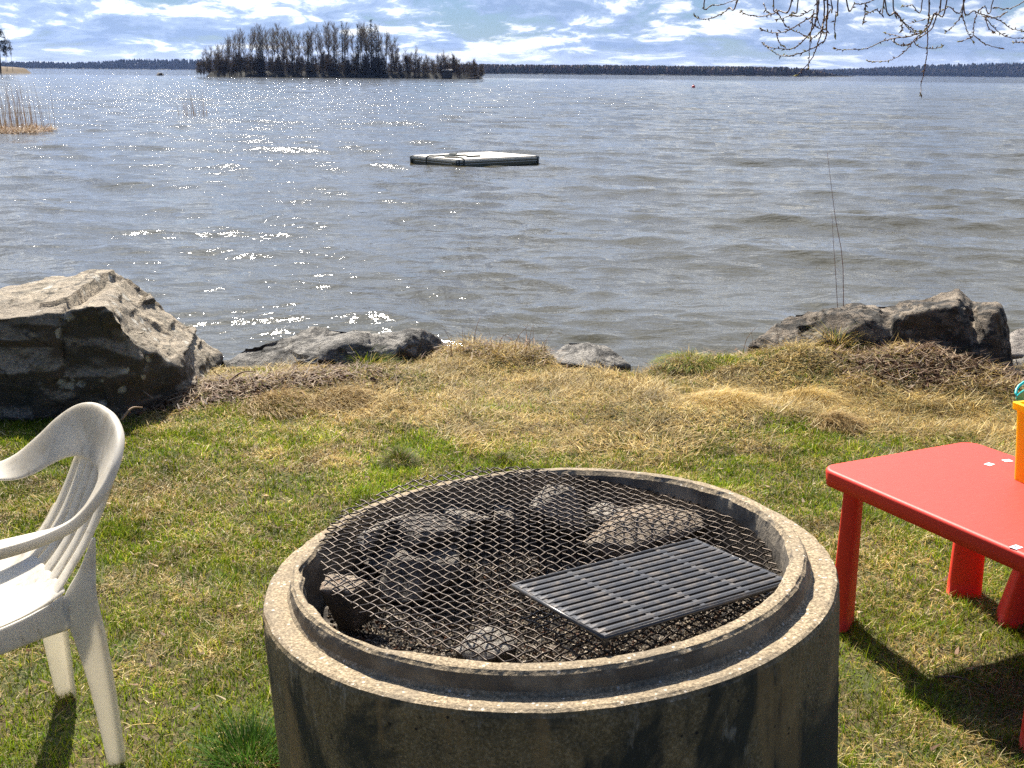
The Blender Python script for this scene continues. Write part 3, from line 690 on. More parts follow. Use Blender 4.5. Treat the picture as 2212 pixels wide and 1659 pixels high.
fe = SG[:, -1]; mb.grid([[(p[0], p[1] + .012 * math.sin(f_ * 1.57), p[2] - .05 * f_) for p in fe] for f_ in (0, .33, .66, 1)])
solid(mb.build('seat', M_plastic, ch, True), .0055)
# legs: angled plastic channels
def leg(secs, nm='leg'):
    """secs: (corner point, outward width vector x, depth vector y)"""
    S = catmull([np.concatenate(s_) for s_ in secs], 22); G4 = []
    for s_ in S:
        c_, a_, b_ = s_[:3], s_[3:6], s_[6:9]
        G4.append([c_ + a_, c_ + a_ * .55, c_ + a_ * .1, c_, c_ + b_ * .1, c_ + b_ * .55, c_ + b_])
    m_ = MB(); m_.grid(G4); return solid(m_.build(nm, M_plastic, ch, True), .006)
for sg in (-1, 1):
    # rear leg: broad outer blade + rear blade, climbing into the back
    leg([((sg * .138, -.012, .54), (0, .006, 0), (-sg * .006, 0, 0)),
         ((sg * .150, -.004, .48), (0, .034, 0), (-sg * .012, 0, 0)),
         ((sg * .172, .006, .42), (0, .075, -.004), (-sg * .022, -.002, 0)),
         ((sg * .186, -.002, .33), (0, .068, 0), (-sg * .034, -.002, 0)),
         ((sg * .192, -.012, .20), (0, .054, 0), (-sg * .038, -.002, 0)),
         ((sg * .196, -.022, .0), (0, .040, 0), (-sg * .036, 0, 0))])
    leg([((sg * .245, .455, .57), (0, -.045, 0), (-sg * .03, 0, 0)), ((sg * .240, .462, .42), (0, -.05, 0), (-sg * .045, 0, 0)),
         ((sg * .238, .468, .2), (0, -.045, 0), (-sg * .04, 0, 0)), ((sg * .240, .475, 0), (0, -.038, 0), (-sg * .034, 0, 0))])

# ---------------------------------------------------------------- red table
ta = R(26.5); e1 = Vector((math.cos(ta), math.sin(ta), 0)); e2 = Vector((math.sin(ta), -math.cos(ta), 0))
TW, TL = .585, .83
tcn = Vector(at(1768, 1006, .48)) + e1 * TW / 2 + e2 * TL / 2
tb = empty('childrens_table', (tcn.x, tcn.y, 0), ta)
tag(tb, 'low red plastic childrens table with chunky legs at the right edge', 'table')
def rrect(wx, wy, rc, n=10):
    P = []
    for cx_, cy_, a0 in ((wx / 2 - rc, wy / 2 - rc, 0), (-wx / 2 + rc, wy / 2 - rc, 90), (-wx / 2 + rc, -wy / 2 + rc, 180), (wx / 2 - rc, -wy / 2 + rc, 270)):
        for k_ in range(n): a = R(a0 + 90 * k_ / (n - 1)); P.append((cx_ + rc * math.cos(a), cy_ + rc * math.sin(a)))
    return P
def slab(wx, wy, rc, z0, z1, name, m, parent, edge_r=.010, taper=.004):
    mb = MB(); rings = []
    for d_, z in [(taper, z0)] + [(taper * (1 - q), z0 + (z1 - edge_r - z0) * q) for q in (.5, 1)] + [(edge_r * (1 - math.cos(a)), z1 - edge_r + edge_r * math.sin(a)) for a in (.4, .8, 1.2, 1.57)]:
        rings.append([(x_, y_, z) for x_, y_ in rrect(wx - 2 * d_, wy - 2 * d_, max(rc - d_, .002))])
    n_ = len(rings[0]); V = [p for r_ in rings for p in r_]; F = []
    for i in range(len(rings) - 1):
        for k_ in range(n_): F.append((i * n_ + k_, i * n_ + (k_ + 1) % n_, (i + 1) * n_ + (k_ + 1) % n_, (i + 1) * n_ + k_))
    F.append(tuple((len(rings) - 1) * n_ + k_ for k_ in range(n_))); F.append(tuple(range(n_))[::-1]); mb.add(V, F)
    o = mb.build(name, m, parent, True); o.data.polygons[-1].use_smooth = False; o.data.polygons[-2].use_smooth = False; return o
slab(TW, TL, .05, .432, .48, 'tabletop', M_red, tb)
def chunky_leg(parent, x_, y_, h_, a0, b0, a1, b1, lean, m):
    dl = Vector((x_, y_, 0)).normalized(); w_ = Vector((-dl.y, dl.x, 0)); mb = MB(); V = []; n_ = 24; K = 9
    for k_ in range(K):
        f_ = k_ / (K - 1); c_ = Vector((x_, y_, h_ * (1 - f_))) + dl * lean * f_; A = a0 + (a1 - a0) * f_; B = b0 + (b1 - b0) * f_
        for q in range(n_):
            a = 2 * math.pi * q / n_; ca, sa = math.cos(a), math.sin(a)
            V.append(c_ + w_ * A * math.copysign(abs(ca) ** .5, ca) + dl * B * math.copysign(abs(sa) ** .5, sa))
    F = [(k_ * n_ + q, (k_ + 1) * n_ + q, (k_ + 1) * n_ + (q + 1) % n_, k_ * n_ + (q + 1) % n_) for k_ in range(K - 1) for q in range(n_)]
    F.append(tuple((K - 1) * n_ + q for q in range(n_))); mb.add(V, F); return mb.build('leg', m, parent, True)
for sx_ in (-1, 1):
    for sy_ in (-1, 1): chunky_leg(tb, sx_ * (TW / 2 - .052) + (.027 if sy_ > 0 else -.004), sy_ * (TL / 2 - .052) - .012, .433, .040, .022, .050, .028, .004, M_red)

st = empty('childrens_stool', (1.62, 3.22, 0), .5)
tag(st, 'red plastic childrens stool beside the red table, cut by the right edge', 'stool')
slab(.27, .27, .12, .265, .30, 'seat', M_red, st)
for sx_ in (-1, 1):
    for sy_ in (-1, 1): chunky_leg(st, sx_ * .075, sy_ * .075, .268, .040, .028, .062, .034, .05, M_red)

for i, (px, py, a_r, where) in enumerate([(2137, 1003, .2, 'small white paper sticker on the red table, left of the two near the yellow tub'),
                                       (2176, 995, -.2, 'small white paper sticker on the red table closest to the yellow tub'),
                                       (2195, 1182, .1, 'small white paper sticker near the front edge of the red table')]):
    p = at(px, py, .481); s_ = MB()
    sroot = empty('sticker', (p[0], p[1], .4806), ta + a_r); tag(sroot, where, 'sticker')
    s_.box((0, 0, .0004), (.026, .020, .0008)); s_.build('paper', M_paper, sroot)
    s_ = MB(); s_.box((.001, 0, .0011), (.007, .005, .0004)); s_.box((.001, .004, .0011), (.004, .0015, .0004)); s_.build('print', M_ink, sroot)

# yellow tub
bp = at(2187, 1034, .48); yb = empty('storage_tub', (bp[0], bp[1], .481), R(-72))
tag(yb, 'yellow plastic storage tub standing on the red table at the right edge', 'tub')
BL, BW, BH = .32, .22, .215
mb = MB(); rings = []
def ringr(x0, y0, x1, y1, z, rc=.012):
    return [((x0 + x1) / 2 + p[0], (y0 + y1) / 2 + p[1], z) for p in rrect(x1 - x0, y1 - y0, rc, 5)]
fl = .010
rings = [ringr(0, 0, BL, BW, 0), ringr(-fl * .5, -fl * .5, BL + fl * .5, BW + fl * .5, BH * .5), ringr(-fl, -fl, BL + fl, BW + fl, BH - .02),
         ringr(-fl - .008, -fl - .008, BL + fl + .008, BW + fl + .008, BH - .018), ringr(-fl - .009, -fl - .009, BL + fl + .009, BW + fl + .009, BH),
         ringr(-fl + .004, -fl + .004, BL + fl - .004, BW + fl - .004, BH + .001), ringr(.004, .004, BL - .004, BW - .004, .004)]
n_ = len(rings[0]); V = [p for r_ in rings for p in r_]
F = [(i * n_ + k_, i * n_ + (k_ + 1) % n_, (i + 1) * n_ + (k_ + 1) % n_, (i + 1) * n_ + k_) for i in range(6) for k_ in range(n_)]
F += [tuple(range(n_))[::-1], tuple(6 * n_ + k_ for k_ in range(n_))]; mb.add(V, F); mb.build('tub_body', M_yellow, yb)
# teal bucket lying in the tub
q_ = at(2207, 905, .60); tl = empty('toy_bucket', (q_[0] + .092, q_[1] + .0, .612)); tag(tl, 'teal toy bucket poking out of the yellow tub', 'toy bucket')
tl.rotation_euler = (R(-38), R(-14), 0)
mb = MB(); G5 = []
for r_, z in ((.045, -.09), (.052, -.09 + .002), (.075, .075), (.080, .075), (.080, .082), (.073, .082), (.070, .07), (.048, -.084), (.001, -.084)):
    G5.append([(r_ * math.cos(a), r_ * math.sin(a), z) for a in np.linspace(0, 2 * np.pi, 41)])
mb.grid(G5); mb.build('bucket_body', M_teal, tl, True)
mb = MB(); mb.tube([(.079 * math.cos(a), .079 * math.sin(a) * .3 + .0, .08 + .05 * math.sin(a)) for a in np.linspace(0, np.pi, 13)], .004, 8); mb.build('handle', M_teal, tl, True)

# ---------------------------------------------------------------- swimming raft
f0, f1, f2 = at(989, 341, -.46), at(891, 327.5, -.46), at(1159, 326.5, -.46)
va = Vector(f1 - f0); vb = Vector(f2 - f0); bis = (va.normalized() + vb.normalized()).normalized()
LA, LB = 3.0, 4.3
angm = math.atan2(bis.y, bis.x); ua = Vector((math.cos(angm + R(43)), math.sin(angm + R(43)), 0)); ub = Vector((math.cos(angm - R(47)), math.sin(angm - R(47)), 0))
# right angled raft with its near corner at f0, its outer corners on the lines of sight of the photo's corners
def hit(px, u):
    rr2 = ray(px, 330); k_ = Vector((rr2[0], rr2[1])); A = np.array([[u.x, -k_.x], [u.y, -k_.y]]); s_ = np.linalg.solve(A, -np.array(f0[:2])); return s_[0]
LA, LB = hit(891, ua), hit(1159, ub)
raft = empty('swimming_raft', (f0[0], f0[1], WATER_Z), math.atan2(ub.y, ub.x)); tag(raft, 'flat white topped swimming raft floating in the middle of the lake', 'raft')
mb = MB(); mb.box((LB / 2, LA / 2, .185), (LB + .02, LA + .02, .03)); mb.build('deck', M_deck, raft)
mb = MB()
for x0, y0, dx, dy in ((LB / 2, -.012, LB, .05), (LB / 2, LA + .012, LB, .05), (-.012, LA / 2, .05, LA), (LB + .012, LA / 2, .05, LA)):
    mb.box((x0, y0, .08), (dx + (.07 if x0 == LB / 2 else -.03), dy, .16), None)
mb.build('side_boards', M_wood, raft)
mb = MB()
for x0, y0, dx, dy in ((LB / 2, -.045, LB + .1, .02), (LB / 2, LA + .045, LB + .1, .02), (-.045, LA / 2, .02, LA + .04), (LB + .045, LA / 2, .02, LA + .04)):
    mb.box((x0, y0, .150), (dx, dy, .045)); mb.box((x0, y0, .085), (dx - .01, dy * .8, .02))
mb.build('edge_trim', M_trim, raft)
for x0, y0 in ((0, 0), (LB, 0), (0, LA), (LB, LA)):
    mb = MB(); mb.tube([(x0, y0, .02), (x0, y0, .19)], .062, 12); mb.build('corner_bumper', M_rubber, raft, True)
def rope(pts, r_=.018):
    mb = MB(); mb.tube(catmull(pts, 24), r_, 6); return mb.build('rope', M_rubber, raft, True)
rope([(-.08, LA * .62, -.1), (-.07, LA * .62, .20), (.2, LA * .6, .215), (.7, LA * .66, .22), (1.0, LA * .72, .23), (.9, LA * .8, .22), (1.2, LA * .85, .22)], .02)
rope([(.12, -.08, .0), (.14, -.06, .20), (.3, .3, .22), (.15, .7, .22), (.5, .9, .22), (.9, .8, .23), (.7, .5, .22), (1.1, .5, .22)], .02)

# red buoy, small skerry
pb = at(1498, 190, WATER_Z); mb = MB(); G6 = []
for a in np.linspace(-1.5, 1.5, 9): G6.append([(.28 * math.cos(a) * math.cos(b), .28 * math.cos(a) * math.sin(b), .28 * math.sin(a) * 1.15) for b in np.linspace(0, 2 * np.pi, 15)])
mb.grid(G6); mb.tube([(0, 0, .25), (0, 0, .48)], .05, 8); tag(mb.build('buoy', M_buoy, None, True, loc=(pb[0], pb[1], WATER_Z + .12)), 'tiny red buoy far out on the lake right of the island', 'buoy')
p = aty(345, 160, 430); rock('rock', [[np.array([p[0] + dx, 430 + dy, WATER_Z + dz]) for dx, dy, dz in ((-1.8, 0, -.5), (1.6, 0, -.5), (-1.4, .8, .3), (-.6, .3, 1.0), (.6, .2, .9), (1.3, 1, .3), (0, 2.4, .2), (-.5, -1, .2))]], .12, .12, 1, M_rockD, 77,
     'dark little skerry rock in the glittering water left of the island', 'rock')

# ---------------------------------------------------------------- grasses
def blades(P, L, W, az, lean, bend, col, tipc, segs=3):
    """P (n,3) roots, length, width, azimuth, lean from vertical at base, extra bend -> triangles strip"""
    n = len(P); dirs = np.stack([np.cos(az), np.sin(az), np.zeros(n)], 1); wv_ = np.stack([-np.sin(az), np.cos(az), np.zeros(n)], 1)
    tw = rng.uniform(-.9, .9, n); wv_ = wv_ * np.cos(tw)[:, None] + dirs * np.sin(tw)[:, None] * .8
    pts = []; p = P.copy(); cols = []
    for k in range(segs + 1):
        f = k / segs; wd = W * (1 - f ** 1.6) * .5
        if k < segs: pts.append(p - wv_ * wd[:, None]); pts.append(p + wv_ * wd[:, None]); cols += [col * (1 - f) + tipc * f] * 2
        else: pts.append(p.copy()); cols.append(tipc)
        a = lean + bend * (f + .5 / segs)
        p = p + (dirs * np.sin(a)[:, None] + np.array([0, 0, 1])[None] * np.cos(a)[:, None]) * (L / segs)[:, None]
    m = 2 * segs + 1; V = np.stack(pts, 1); Cc = np.stack(cols, 1)
    f = []
    for k in range(segs - 1): a = 2 * k; f += [(a, a + 1, a + 3), (a, a + 3, a + 2)]
    f.append((2 * segs - 2, 2 * segs - 1, 2 * segs)); f = np.array(f)
    F = (f[None] + (np.arange(n) * m)[:, None, None]).reshape(-1, 3)
    return V.reshape(-1, 3), F, Cc.reshape(-1, 3)
def join(parts):
    off = 0; VV, FF, CC = [], [], []
    for V, F, c in parts: VV.append(V); FF.append(F + off); CC.append(c); off += len(V)
    return np.vstack(VV), np.vstack(FF), np.vstack(CC)
def stuff(name, parts, m, **kw):
    V, F, c = join(parts); o = link(name, mesh_np(name, V, F, False, c), m)
    return tag(o, kind='stuff', **kw) if not kw.get('kind') else tag(o, **kw)

def straw_w(x, y):
    """how much dead straw rather than green lawn grows here"""
    lo = np.interp(x, [-3, -1.3, -.6, 0, .8, 1.5, 2.2, 3], [5.6, 5.5, 5.15, 4.95, 4.9, 4.9, 4.95, 5.0])
    n = fbm2(x, y, 1.6, 4, 21) * 2.4
    s = sstep(-.30, .45, (y - lo) + n * .8)
    green = np.clip(np.exp(-((x + .72) / .33) ** 2 - ((y - 5.95) / .25) ** 2) + np.exp(-((x - 1.15) / .28) ** 2 - ((y - 6.3) / .18) ** 2) + .8 * np.exp(-((x - 1.62) / .14) ** 2 - ((y - 6.35) / .12) ** 2)
        + .7 * np.exp(-((x - .25) / .3) ** 2 - ((y - 6.65) / .12) ** 2) + .5 * np.exp(-((x + .0) / .5) ** 2 - ((y - 4.9) / .3) ** 2), 0, 1)
    return s * (1 - .8 * green)
def soil_w(x, y):
    return np.clip(1.3 * np.exp(-((x - 2.2) / .46) ** 4 - ((y - 6.02) / .26) ** 4) + 1.2 * np.exp(-((x + 1.45) / .75) ** 4 - ((y - 5.68 - (x + 1.4) * .35) / .22) ** 4), 0, 1)
def scatter(n, y0, y1, hw0=.52, mar=.25):
    y = y0 + (y1 - y0) * rng.uniform(0, 1, int(n * 1.0)) ; h_ = hw0 * y + mar; x = rng.uniform(-1, 1, len(y)) * h_
    keep = rng.uniform(0, 1, len(y)) < (h_ / (hw0 * y1 + mar)); x, y = x[keep], y[keep]
    ring_d = np.hypot(x - .09, y - 2.47); k2 = (ring_d > .60) & (y < edge_y(x) + .02); return x[k2], y[k2]
greens = np.array([[.16, .24, .010], [.23, .28, .014], [.10, .19, .008], [.33, .33, .03], [.20, .26, .015]])
straws = np.array([[.74, .53, .17], [.86, .67, .27], [.62, .42, .12], [.34, .21, .07], [.90, .75, .40], [.68, .46, .14]])
def pick(P, n, lo=.75, hi=1.25): return P[rng.integers(0, len(P), n)] * rng.uniform(lo, hi, (n, 1))
# short lawn
parts = []
x, y = scatter(1150000, 1.55, 6.9); sw = straw_w(x, y); dens = (.35 + .65 * (1 - sw)) * (1 - .8 * soil_w(x, y)) * np.clip(.75 + 1.1 * fbm2(x, y, 4, 3, 71), .25, 1)
k = rng.uniform(0, 1, len(x)) < dens; x, y, sw = x[k], y[k], sw[k]; n = len(x)
pt = fbm2(x, y, 2.6, 4, 61); dryp = np.clip(.13 + pt * 2.1 + sw * .6 + .28 * sstep(.1, .3, fbm2(x, y, 9, 2, 64) + .1), 0.06, .93)
isd = rng.uniform(0, 1, n) < dryp
clump = fbm2(x, y, 14, 2, 81)
L = np.where(isd, rng.uniform(.018, .05, n), rng.uniform(.016, .040, n)) * (1 + clump * 1.2)
W = np.where(isd, rng.uniform(.0016, .0032, n), rng.uniform(.0018, .0036, n)) * (1 + (y > 3.6) * .35)
az = rng.uniform(0, 2 * np.pi, n); lean = np.where(isd, rng.uniform(.7, 1.5, n), rng.uniform(.05, .9, n)); bend = rng.uniform(.1, .9, n)
cg = pick(greens, n, .7, 1.35) * (1 + fbm2(x, y, 1.1, 2, 90)[:, None] * .6); cd = pick(straws, n, .55, 1.05)
col = np.where(isd[:, None], cd, cg) * np.clip(1 + 1.5 * fbm2(x, y, 11, 3, 93)[:, None] + .9 * fbm2(x, y, 2.0, 2, 94)[:, None], .35, 1.6)
z = ground_z(x, y) + np.where(isd, rng.uniform(0, .010, n), -.002)
parts.append(blades(np.stack([x, y, z], 1), L, W, az, lean, bend, col * .8, col * 1.08, 2))
# longer lush blades here and there
x, y = scatter(30000, 1.6, 4.8); k = fbm2(x, y, 5, 2, 99) > .06; x, y = x[k], y[k]; n = len(x)
cg = pick(greens, n, .8, 1.4); parts.append(blades(np.stack([x, y, ground_z(x, y)], 1), rng.uniform(.04, .08, n), rng.uniform(.002, .0036, n), rng.uniform(0, 6.28, n), rng.uniform(.1, .8, n), rng.uniform(.3, 1.2, n), cg * .8, cg * 1.1, 3))
stuff('grass', parts, M_grass)
# straw mat along the shore
parts = []
x, y = scatter(250000, 4.1, 7.0); sw = straw_w(x, y); k = rng.uniform(0, 1, len(x)) < sw * (1 - .75 * soil_w(x, y)); x, y, sw = x[k], y[k], sw[k]; n = len(x)
flow = fbm2(x, y, 2.2, 2, 101) * 14 + 1.2; az = flow + rng.normal(0, 1.1, n)
tuft = np.clip(fbm2(x, y, 4.5, 3, 103) * 3.2 + .25, 0, 1)
L = rng.uniform(.03, .12, n) * (.6 + .6 * tuft); lean = rng.uniform(1.1, 1.68, n) - .5 * tuft * rng.uniform(0, 1, n) ** 2; bend = rng.uniform(-.5, 1.0, n)
cs = pick(straws, n, .40, 1.2) * np.clip(1 + 1.5 * fbm2(x, y, 6, 3, 107)[:, None], .3, 1.6); z = ground_z(x, y) + rng.uniform(0, .03, n) * (.4 + tuft)
parts.append(blades(np.stack([x, y, z], 1), L, rng.uniform(.0015, .0048, n), az, lean, bend, cs * .6, cs * 1.1, 3))
stuff('dry_grass', parts, M_straw)
# flattened reed litter, dark mulch and leaves
parts = []
litter = np.array([[.30, .19, .12], [.20, .12, .075], [.42, .30, .19], [.12, .07, .045], [.55, .43, .30]])
x, y = scatter(90000, 4.6, 7.0); k = rng.uniform(0, 1, len(x)) < np.clip(soil_w(x, y) * .9 + .5 * np.exp(-((x + .1) / .9) ** 2 - ((y - 6.55) / .2) ** 2) + .35 * np.exp(-((x - .75) / .4) ** 2 - ((y - 6.45) / .2) ** 2), 0, 1); x, y = x[k], y[k]; n = len(x)
cs = pick(litter, n, .5, 1.1); z = ground_z(x, y) + rng.uniform(.0, .04, n)
parts.append(blades(np.stack([x, y, z], 1), rng.uniform(.03, .11, n), rng.uniform(.003, .009, n), rng.uniform(0, 6.28, n), rng.uniform(1.1, 1.75, n), rng.uniform(-.3, .5, n), cs, cs, 2))
x, y = scatter(900, 1.6, 5.2); n = len(x); cs = pick(litter, n, .6, 1.3)      # odd brown leaves in the lawn
parts.append(blades(np.stack([x, y, ground_z(x, y) + .014], 1), rng.uniform(.012, .035, n), rng.uniform(.006, .016, n), rng.uniform(0, 6.28, n), rng.uniform(.9, 1.6, n), rng.uniform(-.6, .9, n), cs, cs * 1.1, 3))
stuff('plant_litter', parts, M_straw)
x, y = scatter(34000, 4.8, 7.0); k = rng.uniform(0, 1, len(x)) < np.clip(soil_w(x, y), 0, 1) ** 2; x, y = x[k], y[k]; n = len(x)
V, F, cc = shards(n, np.stack([x, y, ground_z(x, y) + .004], 1), .016, np.array([[.09, .05, .03], [.14, .08, .05], [.05, .03, .02], [.22, .14, .09]]), 9)
tag(link('soil_crumbs', mesh_np('soil_crumbs', V, F, False, cc), M_char), kind='stuff')

# separate tufts one can point at
def tuft(px, py, r_, L_, n, colP, label, name='grass_tuft', spread=1.0, up=.0, cat='grass tuft', group=None, az_c=None):
    p0 = at(px, py, 0); z0 = float(ground_z(np.array([p0[0]]), np.array([p0[1]]))[0])
    a = rng.uniform(0, 6.28, n); q = r_ * np.sqrt(rng.uniform(0, 1, n)); x = q * np.cos(a); y = q * np.sin(a)
    dome = up * (1 - (q / r_) ** 2); az = a + rng.normal(0, .5, n) if az_c is None else az_c + rng.normal(0, .7, n)
    c_ = pick(colP, n, .6, 1.2); lean = (q / r_) * .9 * spread + rng.uniform(0, .35, n); bend = rng.uniform(.5, 1.6, n) * spread
    V, F, cc = blades(np.stack([x, y, dome], 1), L_ * rng.uniform(.5, 1.2, n), rng.uniform(.0018, .0036, n), az, lean, bend, c_ * .75, c_ * 1.1, 5)
    return tag(link(name, mesh_np(name, V, F, False, cc), M_straw, loc=(p0[0], p0[1], z0)), label, cat, group)
gold = np.array([[.48, .32, .12], [.56, .40, .17], [.38, .24, .09], [.62, .48, .24]])
mixg = np.vstack([greens * .9, straws[:2] * .8])
tuft(605, 878, .22, .12, 1500, gold, 'shaggy golden grass tuft nearest the big boulder, left of its twin', up=.03, spread=1.6, az_c=-.5)
tuft(735, 872, .20, .11, 1200, gold, 'shaggy golden grass tuft right of its twin below the low grey boulder', up=.025, spread=1.6, az_c=-.3)
tuft(862, 1000, .06, .07, 520, np.vstack([greens * .6, litter[:2]]), 'small dark green tuft alone in the lawn behind the ring, left one', up=.03)
tuft(1085, 1000, .035, .05, 260, np.vstack([greens * .6, litter[:2]]), 'tiny brownish tuft just behind the back rim of the concrete ring', up=.02)
tuft(1565, 890, .26, .13, 1800, straws, 'wide flattened straw heap above the right half of the ring', spread=1.4, up=.025, az_c=-.6)
tuft(1800, 925, .13, .11, 1300, gold, 'rounded straw hummock behind the red table left of the tub', up=.02, spread=1.6, az_c=-.9)
tuft(1745, 870, .20, .14, 1500, straws, 'pale straw heap between the soil mound and the rounded hummock', spread=1.4, up=.025, az_c=-1.0)
tuft(790, 800, .15, .12, 1300, np.vstack([greens, straws[:1]]), 'green grass tuft growing against the low grey boulder', up=.03)
tuft(1490, 800, .18, .09, 900, np.vstack([greens, straws[:1]]), 'green grass tuft on the shore edge left of the dark jagged boulder', spread=1.4, up=.01)
tuft(1800, 790, .17, .16, 2600, np.vstack([straws, greens[:2]]), 'drooping straw tussock hanging down the mound before the dark boulder', up=.09)
tuft(1735, 752, .10, .12, 900, greens, 'bright green grass tuft on top of the mound against the dark boulder', up=.05)
tuft(2010, 800, .12, .10, 600, mixg, 'thin mixed tuft at the foot of the bare soil mound', up=.02)
tuft(535, 1635, .08, .11, 460, np.array([[.07, .17, .02], [.10, .21, .03], [.06, .13, .02]]), 'lush bright green tuft at the left foot of the concrete ring', spread=.6)
# upright weeds on the crest and tall stalks
def stalks(name, label, items, m, cat, parent=None):
    mb = MB()
    for pts, r_ in items: mb.tube(catmull(pts, 12), np.linspace(r_, r_ * .35, 12), 5)
    return tag(mb.build(name, m, parent, True), label, cat)
M_stalk = plain('dry_stalk', (0.34, 0.22, 0.13), .7, .3, 30); M_stalk_r = plain('reddish_stalk', (0.26, 0.12, 0.09), .6, .3, 30)
items = []
for k_ in range(46):
    px = random.choice([random.uniform(960, 1200), random.uniform(960, 1230), random.uniform(1400, 1640), random.uniform(560, 1900)]); py = random.uniform(742, 790)
    Yb = 6.55 + random.uniform(-.15, .15); b = aty(px, py, Yb); b[2] = ground_z(np.array([b[0]]), np.array([b[1]]))[0] - .01
    h_ = random.uniform(.05, .19); dx, dy = random.uniform(-.6, .6) * h_, random.uniform(-.5, .3) * h_
    items.append(([b, b + np.array([dx * .3, dy * .3, h_ * .6]), b + np.array([dx, dy, h_])], random.uniform(.0012, .0026)))
o = stalks('weed_stems', None, items, M_stalk, None); o['kind'] = 'stuff'
b = aty(1822, 664, 6.6); tops = [(1822, 664), (1820, 560), (1806, 480), (1798, 420), (1787, 330)]
stalks('dry_stalk', 'very tall thin dry stalk rising above the dark jagged boulder, taller one', [([aty(x_, y_, 6.62) for x_, y_ in [(1823, 690)] + tops], .0026)], M_stalk_r, 'stalk')
tops = [(1809, 662), (1805, 590), (1800, 520), (1797, 460)]
stalks('dry_stalk', 'thin dry stalk rising above the dark jagged boulder, shorter one', [([aty(x_, y_, 6.62) for x_, y_ in [(1810, 690)] + tops], .0022)], M_stalk_r, 'stalk')

# dry sticks lying in the litter by the big boulder
for k_, (a_p, b_p, lab) in enumerate([((262, 908), (308, 880), 'pale curved stick lying in the litter at the foot of the huge boulder'), ((268, 842), (330, 860), 'straight pale stick sloping over the litter by the huge boulder'),
                                   ((490, 828), (552, 803), 'short pale stick on the litter in front of the low grey boulder')]):
    a3, b3 = at(a_p[0], a_p[1], .05), at(b_p[0], b_p[1], .09); mid = (a3 + b3) / 2 + np.array([0, 0, .025])
    stalks('stick', lab, [([a3, mid, b3], .007)], M_stalk, 'stick')
# small brown sticks in the lawn
twl = [((2040, 1470), (2110, 1490), 'thin dark twig in the grass beside the shadow of the red table'), ((700, 1290 + 300), (640, 1560), None)]
a3, b3 = at(2020, 1462, .02), at(2150, 1500, .02); stalks('stick', twl[0][2], [([a3, (a3 + b3) / 2 + np.array([0, .02, .01]), b3], .003)], M_bark, 'stick')

# ---------------------------------------------------------------- reeds
def reeds(name, n, cx_fn, hmin, hmax, wid, cols, lean_az=math.pi, lean=.25):
    P = np.array([cx_fn() for _ in range(n)]); L = rng.uniform(hmin, hmax, n)
    c_ = pick(cols, n, .6, 1.1)
    return blades(P, L, np.full(n, wid), np.full(n, lean_az) + rng.normal(0, .6, n), np.abs(rng.normal(0, .07, n)), rng.uniform(0, lean, n), c_, c_ * 1.1, 4)
rc = np.array([[.26, .15, .075], [.36, .24, .13], [.20, .11, .06], [.44, .34, .21]])
p0 = at(0, 285, WATER_Z)
f1_ = lambda: np.array([p0[0] + random.uniform(-5, .9), p0[1] + random.uniform(-2, 3), WATER_Z - .1])
f2_ = lambda: np.array([p0[0] + random.uniform(-1, 1.25), p0[1] + random.uniform(-1, 3), WATER_Z - .1])
f3_ = lambda: np.array([p0[0] + 1.6 * random.uniform(-3, 1) ** 1.0, p0[1] + random.uniform(-3.2, 1.5), WATER_Z + .03])
reed_parts = [reeds('r', 620, f1_, .5, 2.2, .017, rc), reeds('r', 55, f2_, 1.6, 2.3, .018, rc * .8, math.pi, .35)]
stuff('reeds', reed_parts, M_reed)
pm = at(425, 249, WATER_Z); f4_ = lambda: np.array([pm[0] + random.gauss(-.1, .45), pm[1] + random.uniform(-1, 1), WATER_Z - .1])
pm2 = at(455, 246, WATER_Z); f5_ = lambda: np.array([pm2[0] + random.gauss(0, .2), pm2[1] + random.uniform(-1, 1), WATER_Z - .1])
stuff('sparse_reeds', [reeds('r', 46, f4_, .6, 1.6, .022, rc * 1.1, math.pi, .45), reeds('r', 12, f5_, .2, .6, .02, rc * 1.1)], M_reed)
# mat of broken reeds the left clump stands on
a = np.linspace(-14, 2.6, 150); b = np.linspace(-3.4, 3.0, 60); XX, YY = np.meshgrid(a, b); 
w_ = 1 - sstep(.55, 1.05, np.hypot(np.maximum(XX + 1.0, 0) / 3.1, (YY) / 2.9) + fbm2(XX, YY, 1.2, 3, 55).reshape(XX.shape) * .6)
ZZ = WATER_Z - .25 + w_ * .36 + .06 * fbm2(XX, YY, 3, 3, 56).reshape(XX.shape); idx = np.arange(XX.size).reshape(XX.shape)
F = np.stack([idx[:-1, :-1], idx[:-1, 1:], idx[1:, 1:], idx[1:, :-1]], -1).reshape(-1, 4)
tag(link('reed_bank', mesh_np('reed_bank', np.stack([XX + p0[0], YY + p0[1], ZZ], -1).reshape(-1, 3), F, True), M_bank), kind='structure')
n = 5200; x = rng.uniform(-9, 1.9, n); y = rng.uniform(-2.7, 2.6, n); k = (np.hypot(np.maximum(x + 1, 0) / 2.9, y / 2.7) < 1); x, y = x[k], y[k]; n = len(x); cs = pick(rc, n, .7, 1.3)
stuff('broken_reeds', [blades(np.stack([x + p0[0], y + p0[1], np.full(n, WATER_Z + .06)], 1), rng.uniform(.2, .6, n), np.full(n, .03), rng.uniform(0, 6.28, n), rng.uniform(.8, 1.6, n), rng.uniform(0, .6, n), cs, cs * 1.1, 2)], M_reed)


